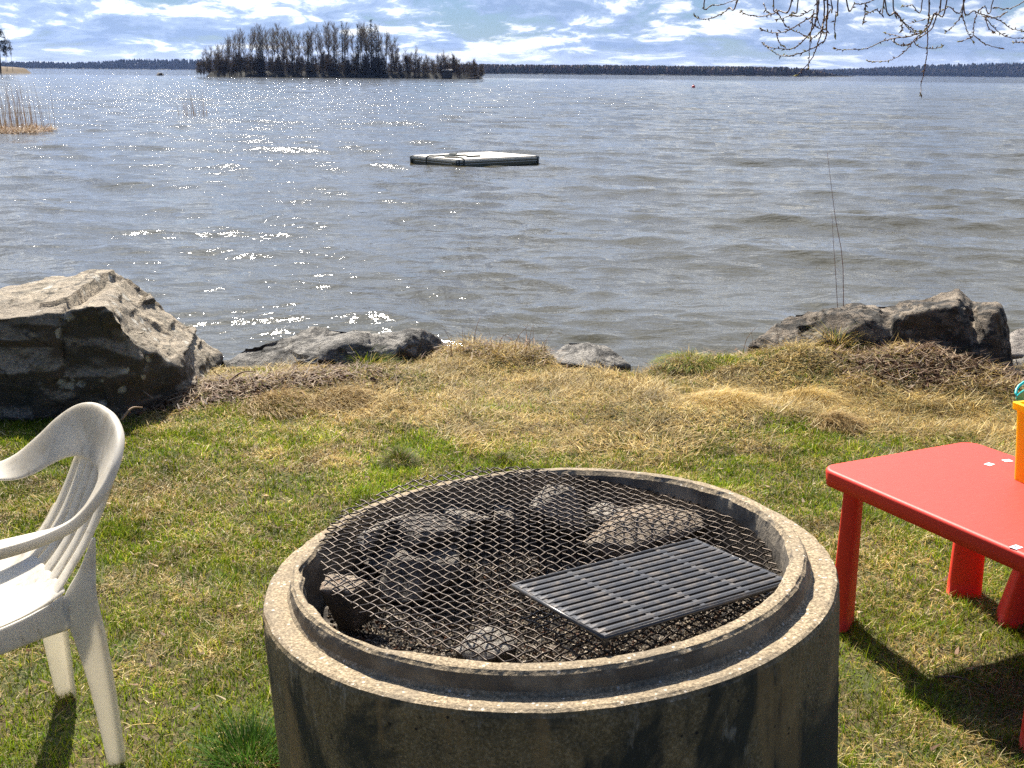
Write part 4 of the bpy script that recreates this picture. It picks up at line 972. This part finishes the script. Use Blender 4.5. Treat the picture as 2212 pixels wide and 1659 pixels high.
# ---------------------------------------------------------------- trees of the island and the point
def limb_paths(h, trunk_top, nb, spread, seed, up=.6, zmin=.42):
    g = random.Random(seed); paths = []
    lean = g.uniform(-.06, .06); bx = lambda z: lean * z + .25 * math.sin(z * .35 + seed)
    trunk = [(bx(z), .2 * math.sin(z * .3 + seed * 2), z) for z in np.linspace(0, h * trunk_top, 9)]
    for k_ in range(nb):
        z = h * g.uniform(zmin, trunk_top); a = g.uniform(0, 6.28); l_ = spread * g.uniform(.5, 1) * (1.15 - z / h * .5)
        p0_ = np.array([bx(z), 0, z]); d = np.array([math.cos(a), math.sin(a), up + g.uniform(-.1, .6)]); d /= np.linalg.norm(d); pts = [p0_]
        for s_ in range(4): d = d + np.array([0, 0, .12]) + np.array([g.uniform(-.2, .2) for _ in range(3)]); d /= np.linalg.norm(d); pts.append(pts[-1] + d * l_ / 4)
        paths.append(pts)
    return trunk, paths
def bare_tree(seed, h, spread, trunk_top=.93, nb=36, dens=20, tr=.17, zmin=.42, colr=((.17, .13, .10), (.24, .19, .14), (.18, .165, .10))):
    g = np.random.default_rng(seed); trunk, paths = limb_paths(h, trunk_top, nb, spread, seed, zmin=zmin)
    mb = MB(); mb.tube(trunk, np.linspace(tr, tr * .25, len(trunk)), 6)
    for p in paths: mb.tube(p, np.linspace(tr * .35, tr * .10, len(p)), 4, cap=False)
    me_t = bpy.data.meshes.new('trunk'); me_t.from_pydata(mb.v, [], mb.f); me_t.update()
    roots = []; 
    for p in paths:
        p = np.array(p)
        for _ in range(dens):
            t_ = g.uniform(.25, 1) * 3.999; i = int(t_); roots.append(p[i] + (p[i + 1] - p[i]) * (t_ - i))
    roots = np.array(roots) + g.normal(0, .12, (len(roots), 3)); n = len(roots); c_ = np.array(colr)[g.integers(0, len(colr), n)] * g.uniform(.6, 1.2, (n, 1))
    out = roots - np.array([0, 0, h * .5]); az = np.arctan2(out[:, 1], out[:, 0]) + g.normal(0, .9, n)
    global rng; keep = rng; rng = g
    V, F, cc = blades(roots, g.uniform(.5, 1.7, n), np.full(n, .042), az, g.uniform(.0, 1.2, n), g.uniform(-.5, .3, n), c_, c_, 2); rng = keep
    return me_t, mesh_np('crown', V, F, False, cc)
def spruce(seed, h, r0, thin=1.0):
    g = np.random.default_rng(seed); mb = MB(); mb.tube([(0, 0, 0), (0.05, 0, h * .5), (0, 0, h * .97)], [.2, .12, .03], 6)
    me_t = bpy.data.meshes.new('trunk'); me_t.from_pydata(mb.v, [], mb.f); me_t.update(); R0 = []; AZ = []; LL = []
    for z in np.arange(h * .08, h * .985, .38):
        rad = r0 * (1 - z / h) ** .8 * g.uniform(.65, 1.15) + .15
        for _ in range(int(9 * thin)):
            a = g.uniform(0, 6.28); m_ = max(2, int(rad * 4))
            for q in range(m_): 
                f_ = (q + g.uniform(0, 1)) / m_; R0.append((math.cos(a) * rad * f_, math.sin(a) * rad * f_, z - rad * f_ * .32 + .10 * rad * f_ ** 2 + g.uniform(-.08, .08))); AZ.append(a + g.normal(0, .8)); LL.append(g.uniform(.3, .75))
    n = len(R0); c_ = np.array([[.022, .034, .016], [.032, .045, .020], [.016, .026, .015]])[g.integers(0, 3, n)]
    global rng; keep = rng; rng = g
    V, F, cc = blades(np.array(R0), np.array(LL), np.full(n, .26), np.array(AZ), g.uniform(1.0, 2.1, n), np.zeros(n), c_, c_, 2); rng = keep
    return me_t, mesh_np('crown', V, F, False, cc)
def pine(seed, h):
    g = np.random.default_rng(seed); mb = MB(); mb.tube([(0, 0, 0), (.2, 0, h * .5), (0, 0, h * .97)], [.26, .17, .05], 7); R0 = []
    for k_ in range(26):
        z = h * g.uniform(.5, .97); a = g.uniform(0, 6.28); l_ = g.uniform(1.2, 3.2) * (1.25 - (z / h) ** 3); e_ = np.array([math.cos(a) * l_, math.sin(a) * l_, z + g.uniform(0, .8)])
        mb.tube([(0, 0, z - .2), tuple(e_ * np.array([.5, .5, 1])), tuple(e_)], [.07, .05, .02], 4, cap=False)
        m_ = 130; q = g.normal(0, 1, (m_, 3)) * np.array([.75, .75, .38]); R0.append(e_ * np.array([.85, .85, 1]) + q)
    me_t = bpy.data.meshes.new('trunk'); me_t.from_pydata(mb.v, [], mb.f); me_t.update(); R0 = np.vstack(R0); n = len(R0)
    c_ = np.array([[.03, .042, .018], [.045, .055, .022], [.02, .03, .015]])[g.integers(0, 3, n)]
    global rng; keep = rng; rng = g
    V, F, cc = blades(R0, g.uniform(.3, .6, n), np.full(n, .22), g.uniform(0, 6.28, n), g.uniform(0, 1.8, n), np.zeros(n), c_, c_, 2); rng = keep
    return me_t, mesh_np('crown', V, F, False, cc)
protos = {'a': [bare_tree(100 + k_, 18, 3.4 + .4 * (k_ % 3), nb=34 + 4 * (k_ % 2)) for k_ in range(6)],
          'u': [bare_tree(200 + k_, 6, 2.0, .95, 30, 26, .07, .03, ((.10, .07, .052), (.13, .092, .068), (.075, .07, .042))) for k_ in range(4)],
          's': [spruce(300 + k_, 18, 2.6 + .5 * k_) for k_ in range(3)], 'p': [pine(400 + k_, 18) for k_ in range(2)]}
for kind_, L_ in protos.items():
    for me_t, me_c in L_: me_t.materials.append(M_far_bark if kind_ != 'a' else M_birch); me_c.materials.append({'a': M_crown, 'u': M_crown, 's': M_needle, 'p': M_needle}[kind_])
HT = {'a': 18, 'u': 6, 's': 18, 'p': 18}
names = {'a': 'bare_tree', 'u': 'bush', 's': 'spruce_tree', 'p': 'pine_tree'}
cats = {'a': 'tree', 'u': 'bush', 's': 'spruce', 'p': 'pine'}
def place_tree(kind_, i, x_, y_, z_, h_, wsc, rz, label, group):
    me_t, me_c = protos[kind_][i % len(protos[kind_])]; r_ = empty(names[kind_], (x_, y_, z_), rz); tag(r_, label, cats[kind_], group)
    s_ = h_ / HT[kind_]; r_.scale = (s_ * wsc, s_ * wsc, s_)
    for nm_, me in (('trunk', me_t), ('crown', me_c)):
        c_ = bpy.data.objects.new(nm_, me); C.objects.link(c_); c_.parent = r_
    return r_
# island ground
IY = 385.0
ix0, ix1 = aty(424, 167, IY)[0], aty(1046, 169, IY)[0]; icx = (ix0 + ix1) / 2; ihw = (ix1 - ix0) / 2
a = np.linspace(-1.02, 1.02, 120); b = np.linspace(-1.1, 1.1, 40); XX, YY = np.meshgrid(a, b)
prof_w = np.clip(1 - np.abs(XX) ** 3, 0, 1); dd = np.abs(YY) / (.35 + .75 * prof_w)
ZZ = WATER_Z - .6 + 2.4 * (1 - sstep(.6, 1.08, np.maximum(dd, np.abs(XX) ** 6 * 1.02))) + .35 * fbm2(XX * ihw, YY * 16, .35, 4, 66).reshape(XX.shape)
idx = np.arange(XX.size).reshape(XX.shape); F = np.stack([idx[:-1, :-1], idx[:-1, 1:], idx[1:, 1:], idx[1:, :-1]], -1).reshape(-1, 4)
tag(link('island_ground', mesh_np('island_ground', np.stack([XX * ihw + icx, YY * 16 + IY + 14, ZZ], -1).reshape(-1, 3), F, True), M_hill), kind='structure')
TX = [430, 440, 452, 465, 480, 525, 565, 625, 650, 665, 685, 740, 800, 825, 845, 856, 870, 900, 935, 965, 975, 985, 1015, 1030, 1045]
TYt = [118, 108, 85, 92, 76, 55, 47, 50, 56, 62, 44, 42, 42, 58, 54, 72, 95, 95, 91, 97, 112, 124, 133, 130, 140]
g = random.Random(8); cnt = 0
def gz_at(x_): return WATER_Z + .6
def top_to_h(px, py, Yd): return aty(px, py, Yd)[2] - gz_at(0)
def side_label(px, kind_):
    return {'a': 'bare leafless tree on the wooded island', 'u': 'low leafless bush on the island shore'}[kind_]
px = 436.0
while px < 985:
    for row in range(2 if px < 860 else 1):
        if g.random() < .22: continue
        x_px = px + g.uniform(-6, 6); Yd = IY + 4 + row * 11 + g.uniform(-3, 3)
        top = np.interp(x_px, TX, TYt) + g.uniform(0, 14) ** 1.1 + row * 3
        h_ = max(4.5, top_to_h(x_px, top, Yd)); p = aty(x_px, 167, Yd)
        place_tree('a', g.randrange(6), p[0], Yd, gz_at(0) - .4, h_, g.uniform(.8, 1.15) * (1.0 if px < 860 else .8), g.uniform(0, 6.28), 'bare leafless tree in the wood on the island', 'bare trees on the island'); cnt += 1
    px += 9.0 if px < 860 else 13.0
px = 432.0
while px < 1046:
    for row in range(2):
        x_px = px + g.uniform(-4, 4); Yd = IY + 1.5 + row * 9 + g.uniform(-1, 2); p = aty(x_px, 167, Yd)
        place_tree('u', g.randrange(4), p[0], Yd, gz_at(0) - .3, g.uniform(3.4, 6.6) * (.8 if px > 985 or px < 455 else 1), g.uniform(1.0, 1.5), g.uniform(0, 6.28), 'low leafless bush in the undergrowth on the island', 'bushes on the island')
    px += 6.5
for k_, (x_px, top, wd, lab) in enumerate([(667, 60, .8, 'narrow dark spruce with a pointed tip in the middle of the island'), (803, 36, 1.35, 'tallest broad dark spruce right of the island centre'),
    (741, 39, .9, 'dark spruce with a thin tip just left of the island summit trees'), (775, 46, 1.1, 'dark spruce directly left of the tallest broad spruce'),
    (818, 66, 1.1, 'dark spruce directly right of the tallest broad spruce'), (590, 92, .9, 'small spruce half hidden among bare trees on the left half of the island'),
    (722, 74, 1.0, 'shorter dark spruce between the narrow spruce and the thin tipped one'), (857, 118, 1.2, 'low dark spruce at the foot of the lone tall bare tree'), (700, 100, 1.2, 'low bushy spruce right of the narrow pointed spruce'), (565, 50, .7, 'dark spruce poking out of the left treetops of the island')]):
    Yd = IY + 5 + (k_ % 3) * 2; p = aty(x_px, 167, Yd); place_tree('s', k_, p[0], Yd, gz_at(0) - .4, top_to_h(x_px, top, Yd), wd, k_ * 1.3, lab, None)
# little hut on the island and a driftwood log at its tip
p = aty(965, 155, IY - 1); hut = empty('hut', (p[0], IY + 2, gz_at(0) - .3)); tag(hut, 'small grey hut with a pale roof low on the right end of the island', 'hut')
mb = MB(); mb.box((0, 0, 1.1), (2.9, 2.6, 2.2)); mb.build('wall', plain('weathered_board', (0.10, 0.085, 0.07), .9), hut)
mb = MB(); mb.box((0, -.1, 2.32), (3.5, 3.3, .14), Matrix.Rotation(R(5), 3, 'X')); mb.build('roof', plain('pale_roof', (0.45, 0.43, 0.42), .6), hut)
p = at(1045, 167, WATER_Z); mb = MB(); mb.tube([(-2.5, 0, .1), (0, 0, .3), (1.6, 0, .9), (2.2, 0, 1.6)], [.25, .22, .15, .08], 6)
tag(mb.build('driftwood', M_far_bark, None, True, loc=(p[0], IY + 4, WATER_Z)), 'dark driftwood trunk sticking up at the right tip of the island', 'driftwood')
# left point
LY = 470.0; lx = aty(33, 157, LY)[0]
a = np.linspace(-60, 6, 90); b = np.linspace(-8, 30, 24); XX, YY = np.meshgrid(a, b)
ZZ = WATER_Z - .6 + (2.2 + .06 * np.clip(-XX, 0, 60)) * (1 - sstep(.5, 1.0, np.maximum((XX + 13) / 9, 0) + np.maximum(-YY - 1, 0) / 7)) + .3 * fbm2(XX, YY, .3, 3, 12).reshape(XX.shape)
idx = np.arange(XX.size).reshape(XX.shape); F = np.stack([idx[:-1, :-1], idx[:-1, 1:], idx[1:, 1:], idx[1:, :-1]], -1).reshape(-1, 4)
tag(link('point_ground', mesh_np('point_ground', np.stack([XX + lx, YY + LY, ZZ], -1).reshape(-1, 3), F, True), plain('dry_yellow_shore', (0.12, 0.08, 0.035), .95, .4, .5)), kind='structure')
for x_px, top, kind_, k_, wd, lab in [(2, 64, 'p', 0, 1.5, 'dark pine tree on the far left point'), (14, 98, 'p', 1, .55, 'small thin pine between the dark pine and the bare tree on the left point'), (17, 78, 'a', 1, .62, 'bare tree next to the dark pine on the left point'), (28, 80, 'a', 3, .62, 'slender bare tree at the outer end of the left point'), (-30, 70, 'p', 1, 1.0, 'dark pine tree furthest into the left point')]:
    Yd = LY + 2; p = aty(x_px, 157, Yd); place_tree(kind_, k_, p[0], Yd, WATER_Z + .7, aty(x_px, top, Yd)[2] - WATER_Z - .7, wd, k_, lab, None)

# far shores: terrain with an uncountable forest on it
def far_shore(name, Yd, pxs, tops, base_frac, tree_h, seed, n, cols, spiky=.5):
    xs_ = np.array([aty(q, 150, Yd)[0] for q in pxs]); tz = np.array([aty(q, t_, Yd)[2] for q, t_ in zip(pxs, tops)])
    X0, X1 = xs_[0], xs_[-1]; a = np.linspace(X0, X1, 160); b = np.linspace(0, 1, 14); XX, BB = np.meshgrid(a, b)
    hz = np.maximum(np.interp(XX, xs_, tz) - WATER_Z - tree_h, .6); hz = hz * sstep(-.02, .9, BB) + .8 * sstep(0, .05, BB)
    YYv = Yd + BB * 160; ZZ = WATER_Z - .3 + hz; idx = np.arange(XX.size).reshape(XX.shape)
    F = np.stack([idx[:-1, :-1], idx[:-1, 1:], idx[1:, 1:], idx[1:, :-1]], -1).reshape(-1, 4)
    tag(link(name + '_hill', mesh_np('hill', np.stack([XX, YYv, ZZ], -1).reshape(-1, 3), F, True), M_hill), kind='structure')
    g = np.random.default_rng(seed); x = g.uniform(X0, X1, n); bb = g.uniform(0, 1, n) ** 1.3
    ht = tree_h * g.uniform(.65, 1.12, n); z0 = WATER_Z + np.maximum(np.interp(x, xs_, tz) - WATER_Z - tree_h, .6) * sstep(-.02, .9, bb) + .4
    if name == 'middle_shore': ht = ht * (.12 + .88 * sstep(0, .16, (X1 - x) / (X1 - X0)))      # scrub thins out towards the tip
    sp = g.uniform(0, 1, n) < spiky; wdt = np.where(sp, .30, .50) * ht * g.uniform(.8, 1.2, n)
    ang = np.arange(6) * np.pi / 3; V = []; 
    lev = [(0.10, .8), (.38, 1.0), (.70, .8)]
    for f_, r_ in lev:
        rr3 = r_ * np.where(sp, (1 - f_) * 1.05, 1.0)[:, None] * wdt[:, None] * g.uniform(.7, 1.25, (n, 6)) * .5
        V.append(np.stack([x[:, None] + rr3 * np.cos(ang), (Yd + bb * 160)[:, None] + rr3 * np.sin(ang), np.repeat((z0 + ht * f_)[:, None], 6, 1) + g.normal(0, .03, (n, 6)) * ht[:, None]], -1))
    V.append(np.stack([x, Yd + bb * 160, z0 + ht], -1)[:, None]); V = np.concatenate(V, 1)
    f = []
    for l_ in range(2):
        for q in range(6): a_, b_2 = l_ * 6 + q, l_ * 6 + (q + 1) % 6; f += [(a_, b_2, b_2 + 6), (a_, b_2 + 6, a_ + 6)]
    for q in range(6): f.append((12 + q, 12 + (q + 1) % 6, 18))
    F = (np.array(f)[None] + (np.arange(n) * 19)[:, None, None]).reshape(-1, 3)
    c_ = np.array(cols)[np.where(sp, 0, g.integers(1, len(cols), n))] * g.uniform(.6, 1.3, (n, 1))
    o = link(name + '_forest', mesh_np('forest', V.reshape(-1, 3), F, False, np.repeat(c_, 19, 0)), M_forest); tag(o, kind='stuff')
fc2 = [(.03, .042, .025), (.17, .125, .10), (.14, .11, .09), (.10, .095, .06)]
fc = [(.022, .032, .018), (.085, .062, .050), (.070, .055, .045), (.05, .05, .03)]
far_shore('left_shore', 2900, [-500, -100, 0, 40, 100, 150, 200, 260, 320, 380, 430, 600, 760], [128, 131, 132, 130, 133, 132, 128, 124, 126, 125, 126, 132, 140], .5, 11, 1, 6500, fc, .7)
far_shore('middle_shore', 1300, [950, 1040, 1100, 1200, 1300, 1400, 1500, 1600, 1660, 1720, 1790, 1850], [139, 138, 139, 140, 139.5, 141, 142, 144, 148, 152, 156, 160], .3, 9, 2, 5000, fc2, .3)
far_shore('right_shore', 2700, [1600, 1680, 1720, 1760, 1830, 1900, 1980, 2060, 2130, 2200, 2300, 2600], [153, 152.5, 151, 150, 148.5, 146, 142, 138, 135, 134, 133, 130], .5, 12, 3, 6500, fc, .65)

# ---------------------------------------------------------------- tree whose twigs hang into the picture
tr_ = empty('overhanging_tree', (2.9, 3.6, 0)); tag(tr_, 'dark budding twigs of a tree hanging in from the top right', 'tree')
LT = lambda p: (p[0] - 2.9, p[1] - 3.6, p[2])
mb = MB(); mb.tube([LT(p) for p in ((2.9, 3.6, -.1), (2.88, 3.6, 1), (2.8, 3.55, 2.2), (2.7, 3.5, 3.4), (2.75, 3.5, 5))], [.17, .14, .12, .10, .07], 12); mb.build('trunk', M_bark, tr_, True)
mb = MB(); limb = [(2.8, 3.55, 2.1), (2.3, 3.3, 2.45), (1.8, 3.1, 2.55), (1.3, 3.0, 2.5), (.85, 2.95, 2.35), (.6, 2.9, 2.2)]
mb.tube([LT(p) for p in catmull(limb, 30)], np.linspace(.05, .008, 30), 8); mb.build('branch', M_bark, tr_, True)
tw = [[(400, -20), (340, 50), (290, 90), (210, 120), (150, 118), (120, 100)], [(190, -20), (240, 30), (310, 25), (400, -10)], [(740, -20), (650, 70), (590, 95), (520, 105), (450, 90), (405, 68)],
 [(780, -20), (740, 80), (700, 110), (640, 125)], [(910, -30), (880, 90), (820, 130), (740, 180), (680, 205), (600, 205), (545, 185)], [(900, -30), (890, 130), (860, 200), (800, 270), (740, 310), (680, 310), (600, 300), (555, 272)],
 [(965, -30), (960, 130), (955, 240), (900, 290), (800, 335), (720, 355), (660, 350), (610, 320), (580, 300)], [(640, 60), (690, 150), (740, 190), (800, 215), (840, 240)], [(1030, -20), (1020, 90), (1010, 170), (1015, 235)],
 [(940, -20), (935, 150), (900, 290), (860, 380), (800, 450), (775, 475)], [(880, 60), (855, 260), (848, 380), (845, 440)], [(640, 210), (660, 270), (700, 300)], [(1080, -20), (1140, 25), (1220, 15), (1280, -10)],
 [(1205, 20), (1205, 80), (1195, 145)], [(1320, -20), (1270, 60), (1215, 85)], [(1330, -20), (1400, 80), (1450, 140), (1510, 190), (1560, 205)], [(1380, -20), (1420, 100), (1470, 170), (1520, 215)],
 [(1612, -30), (1612, 100), (1590, 180), (1540, 215), (1450, 235), (1380, 220), (1330, 210)], [(1690, -30), (1640, 90), (1600, 180), (1500, 225), (1400, 240), (1310, 265), (1220, 305), (1130, 315), (1060, 315), (1005, 305)],
 [(1600, 190), (1540, 230), (1480, 300), (1420, 355), (1350, 385), (1270, 390), (1220, 388)], [(1600, 180), (1600, 300), (1580, 450), (1560, 540), (1558, 605)], [(1725, -20), (1660, 100), (1620, 190), (1520, 260), (1560, 300), (1640, 308), (1700, 295)],
 [(1840, -20), (1730, 45), (1620, 110), (1480, 150)], [(1835, -20), (1810, 100), (1770, 160), (1710, 215)], [(1820, 90), (1840, 160), (1860, 215), (1890, 265)], [(1830, -20), (1900, 70), (1960, 95), (2060, 130), (2130, 180), (2230, 198)],
 [(1915, 90), (1895, 150), (1890, 225), (1850, 250), (1800, 262)], [(1895, 225), (1950, 270), (2010, 295), (2075, 308)], [(1960, 100), (2000, 150), (2060, 210), (2130, 240), (2230, 240)], [(2020, -20), (1960, 40), (1920, 70)],
 [(2230, 0), (2120, 55), (2020, 45)], [(2110, 75), (2040, 110), (1960, 105)], [(1970, 120), (1990, 180), (2030, 205)], [(1570, -20), (1500, 30), (1440, 38)], [(560, 20), (580, 70), (610, 95)], [(625, -20), (640, 60), (650, 90)],
 [(870, 60), (790, 100), (730, 100)], [(955, 100), (920, 200), (860, 250)], [(1380, 260), (1430, 290), (1480, 285)], [(1440, 150), (1435, 205)], [(900, 40), (905, 130), (945, 210)], [(990, -20), (985, 60), (950, 120)], [(850, 130), (900, 175), (950, 190)], [(2230, 262), (2180, 268), (2145, 270)]]
lim = catmull(limb, 60)
bud_c = np.array([[.42, .40, .12], [.50, .45, .20], [.30, .20, .10], [.16, .09, .05]])
g = random.Random(3)
for k_, path in enumerate(tw):
    D0 = [(1459 + x_ / 2.939, y_ / 2.939) for x_, y_ in path]; Yb = 2.75 + .25 * math.sin(path[0][0] * .004) ; pts = [aty(a_[0], a_[1], Yb + .03 * i + .04 * g.uniform(-1, 1)) for i, a_ in enumerate(D0)]
    thick = .0013
    if path[0][1] < 0:
        near = lim[np.argmin(np.hypot(lim[:, 0] - pts[0][0] * 1.0 - .0, lim[:, 1] * 0))]; mid = pts[0] * .5 + near * .5 + np.array([0, 0, .06]); pts = [near, mid] + pts; thick = .0021
    P = catmull(pts, 10 * len(pts)); P[2:] += np.array([[g.uniform(-1, 1) * .0009 for _ in range(3)] for _ in range(len(P) - 2)])
    mb = MB(); rad = np.linspace(thick, .0007, len(P)); mb.tube([LT(p) for p in P], rad, 5)
    o = mb.build('twig', M_twig, tr_, True)
    # buds
    st_ = 20 if path[0][1] < 0 else 3; R0 = []; cs = []; dv = []
    for i in range(st_, len(P) - 1, 3):
        if g.random() < .75: R0.append(P[i]); dv.append(P[min(i + 1, len(P) - 1)] - P[i - 1]); cs.append(bud_c[g.choice([2, 3, 3, 3, 0])])
    for _ in range(3): R0.append(P[-1] - (P[-1] - P[-3]) * g.uniform(0, 2)); dv.append(P[-1] - P[-3]); cs.append(bud_c[g.choice([0, 1, 2])])
    b = MB(); n_ = len(R0)
    for p, d_ in zip(R0, dv):
        d_ = d_ / np.linalg.norm(d_) + np.array([g.uniform(-.8, .8) for _ in range(3)]); d_ /= np.linalg.norm(d_); l_ = g.uniform(.005, .011)
        b.tube([LT(p), LT(p + d_ * l_ * .4), LT(p + d_ * l_)], [.0009, .0016, .0003], 5)
    bo = b.build('buds', M_bud, o, True); ca = bo.data.color_attributes.new('Col', 'FLOAT_COLOR', 'POINT'); cc = np.ones((len(bo.data.vertices), 4), np.float32)
    for q in range(n_): cc[q * 15:(q + 1) * 15, :3] = cs[q]
    ca.data.foreach_set('color', cc.ravel())
    bo['kind'] = 'stuff'

# ---------------------------------------------------------------- the air between here and the far shores
m = bpy.data.materials.new('lake_haze'); m.use_nodes = True; t = NT(m.node_tree); t.n.clear()
out = t.node('ShaderNodeOutputMaterial'); v = t.node('ShaderNodeVolumePrincipled'); v.inputs['Color'].default_value = (0.35, 0.52, 1.0, 1)
v.inputs['Density'].default_value = 0.000045; v.inputs['Anisotropy'].default_value = 0.2; t.l.new(v.outputs[0], out.inputs['Volume'])
mb = MB(); mb.box((0, 4400, 45), (14500, 10400, 100)); tag(mb.build('haze', m), kind='stuff')
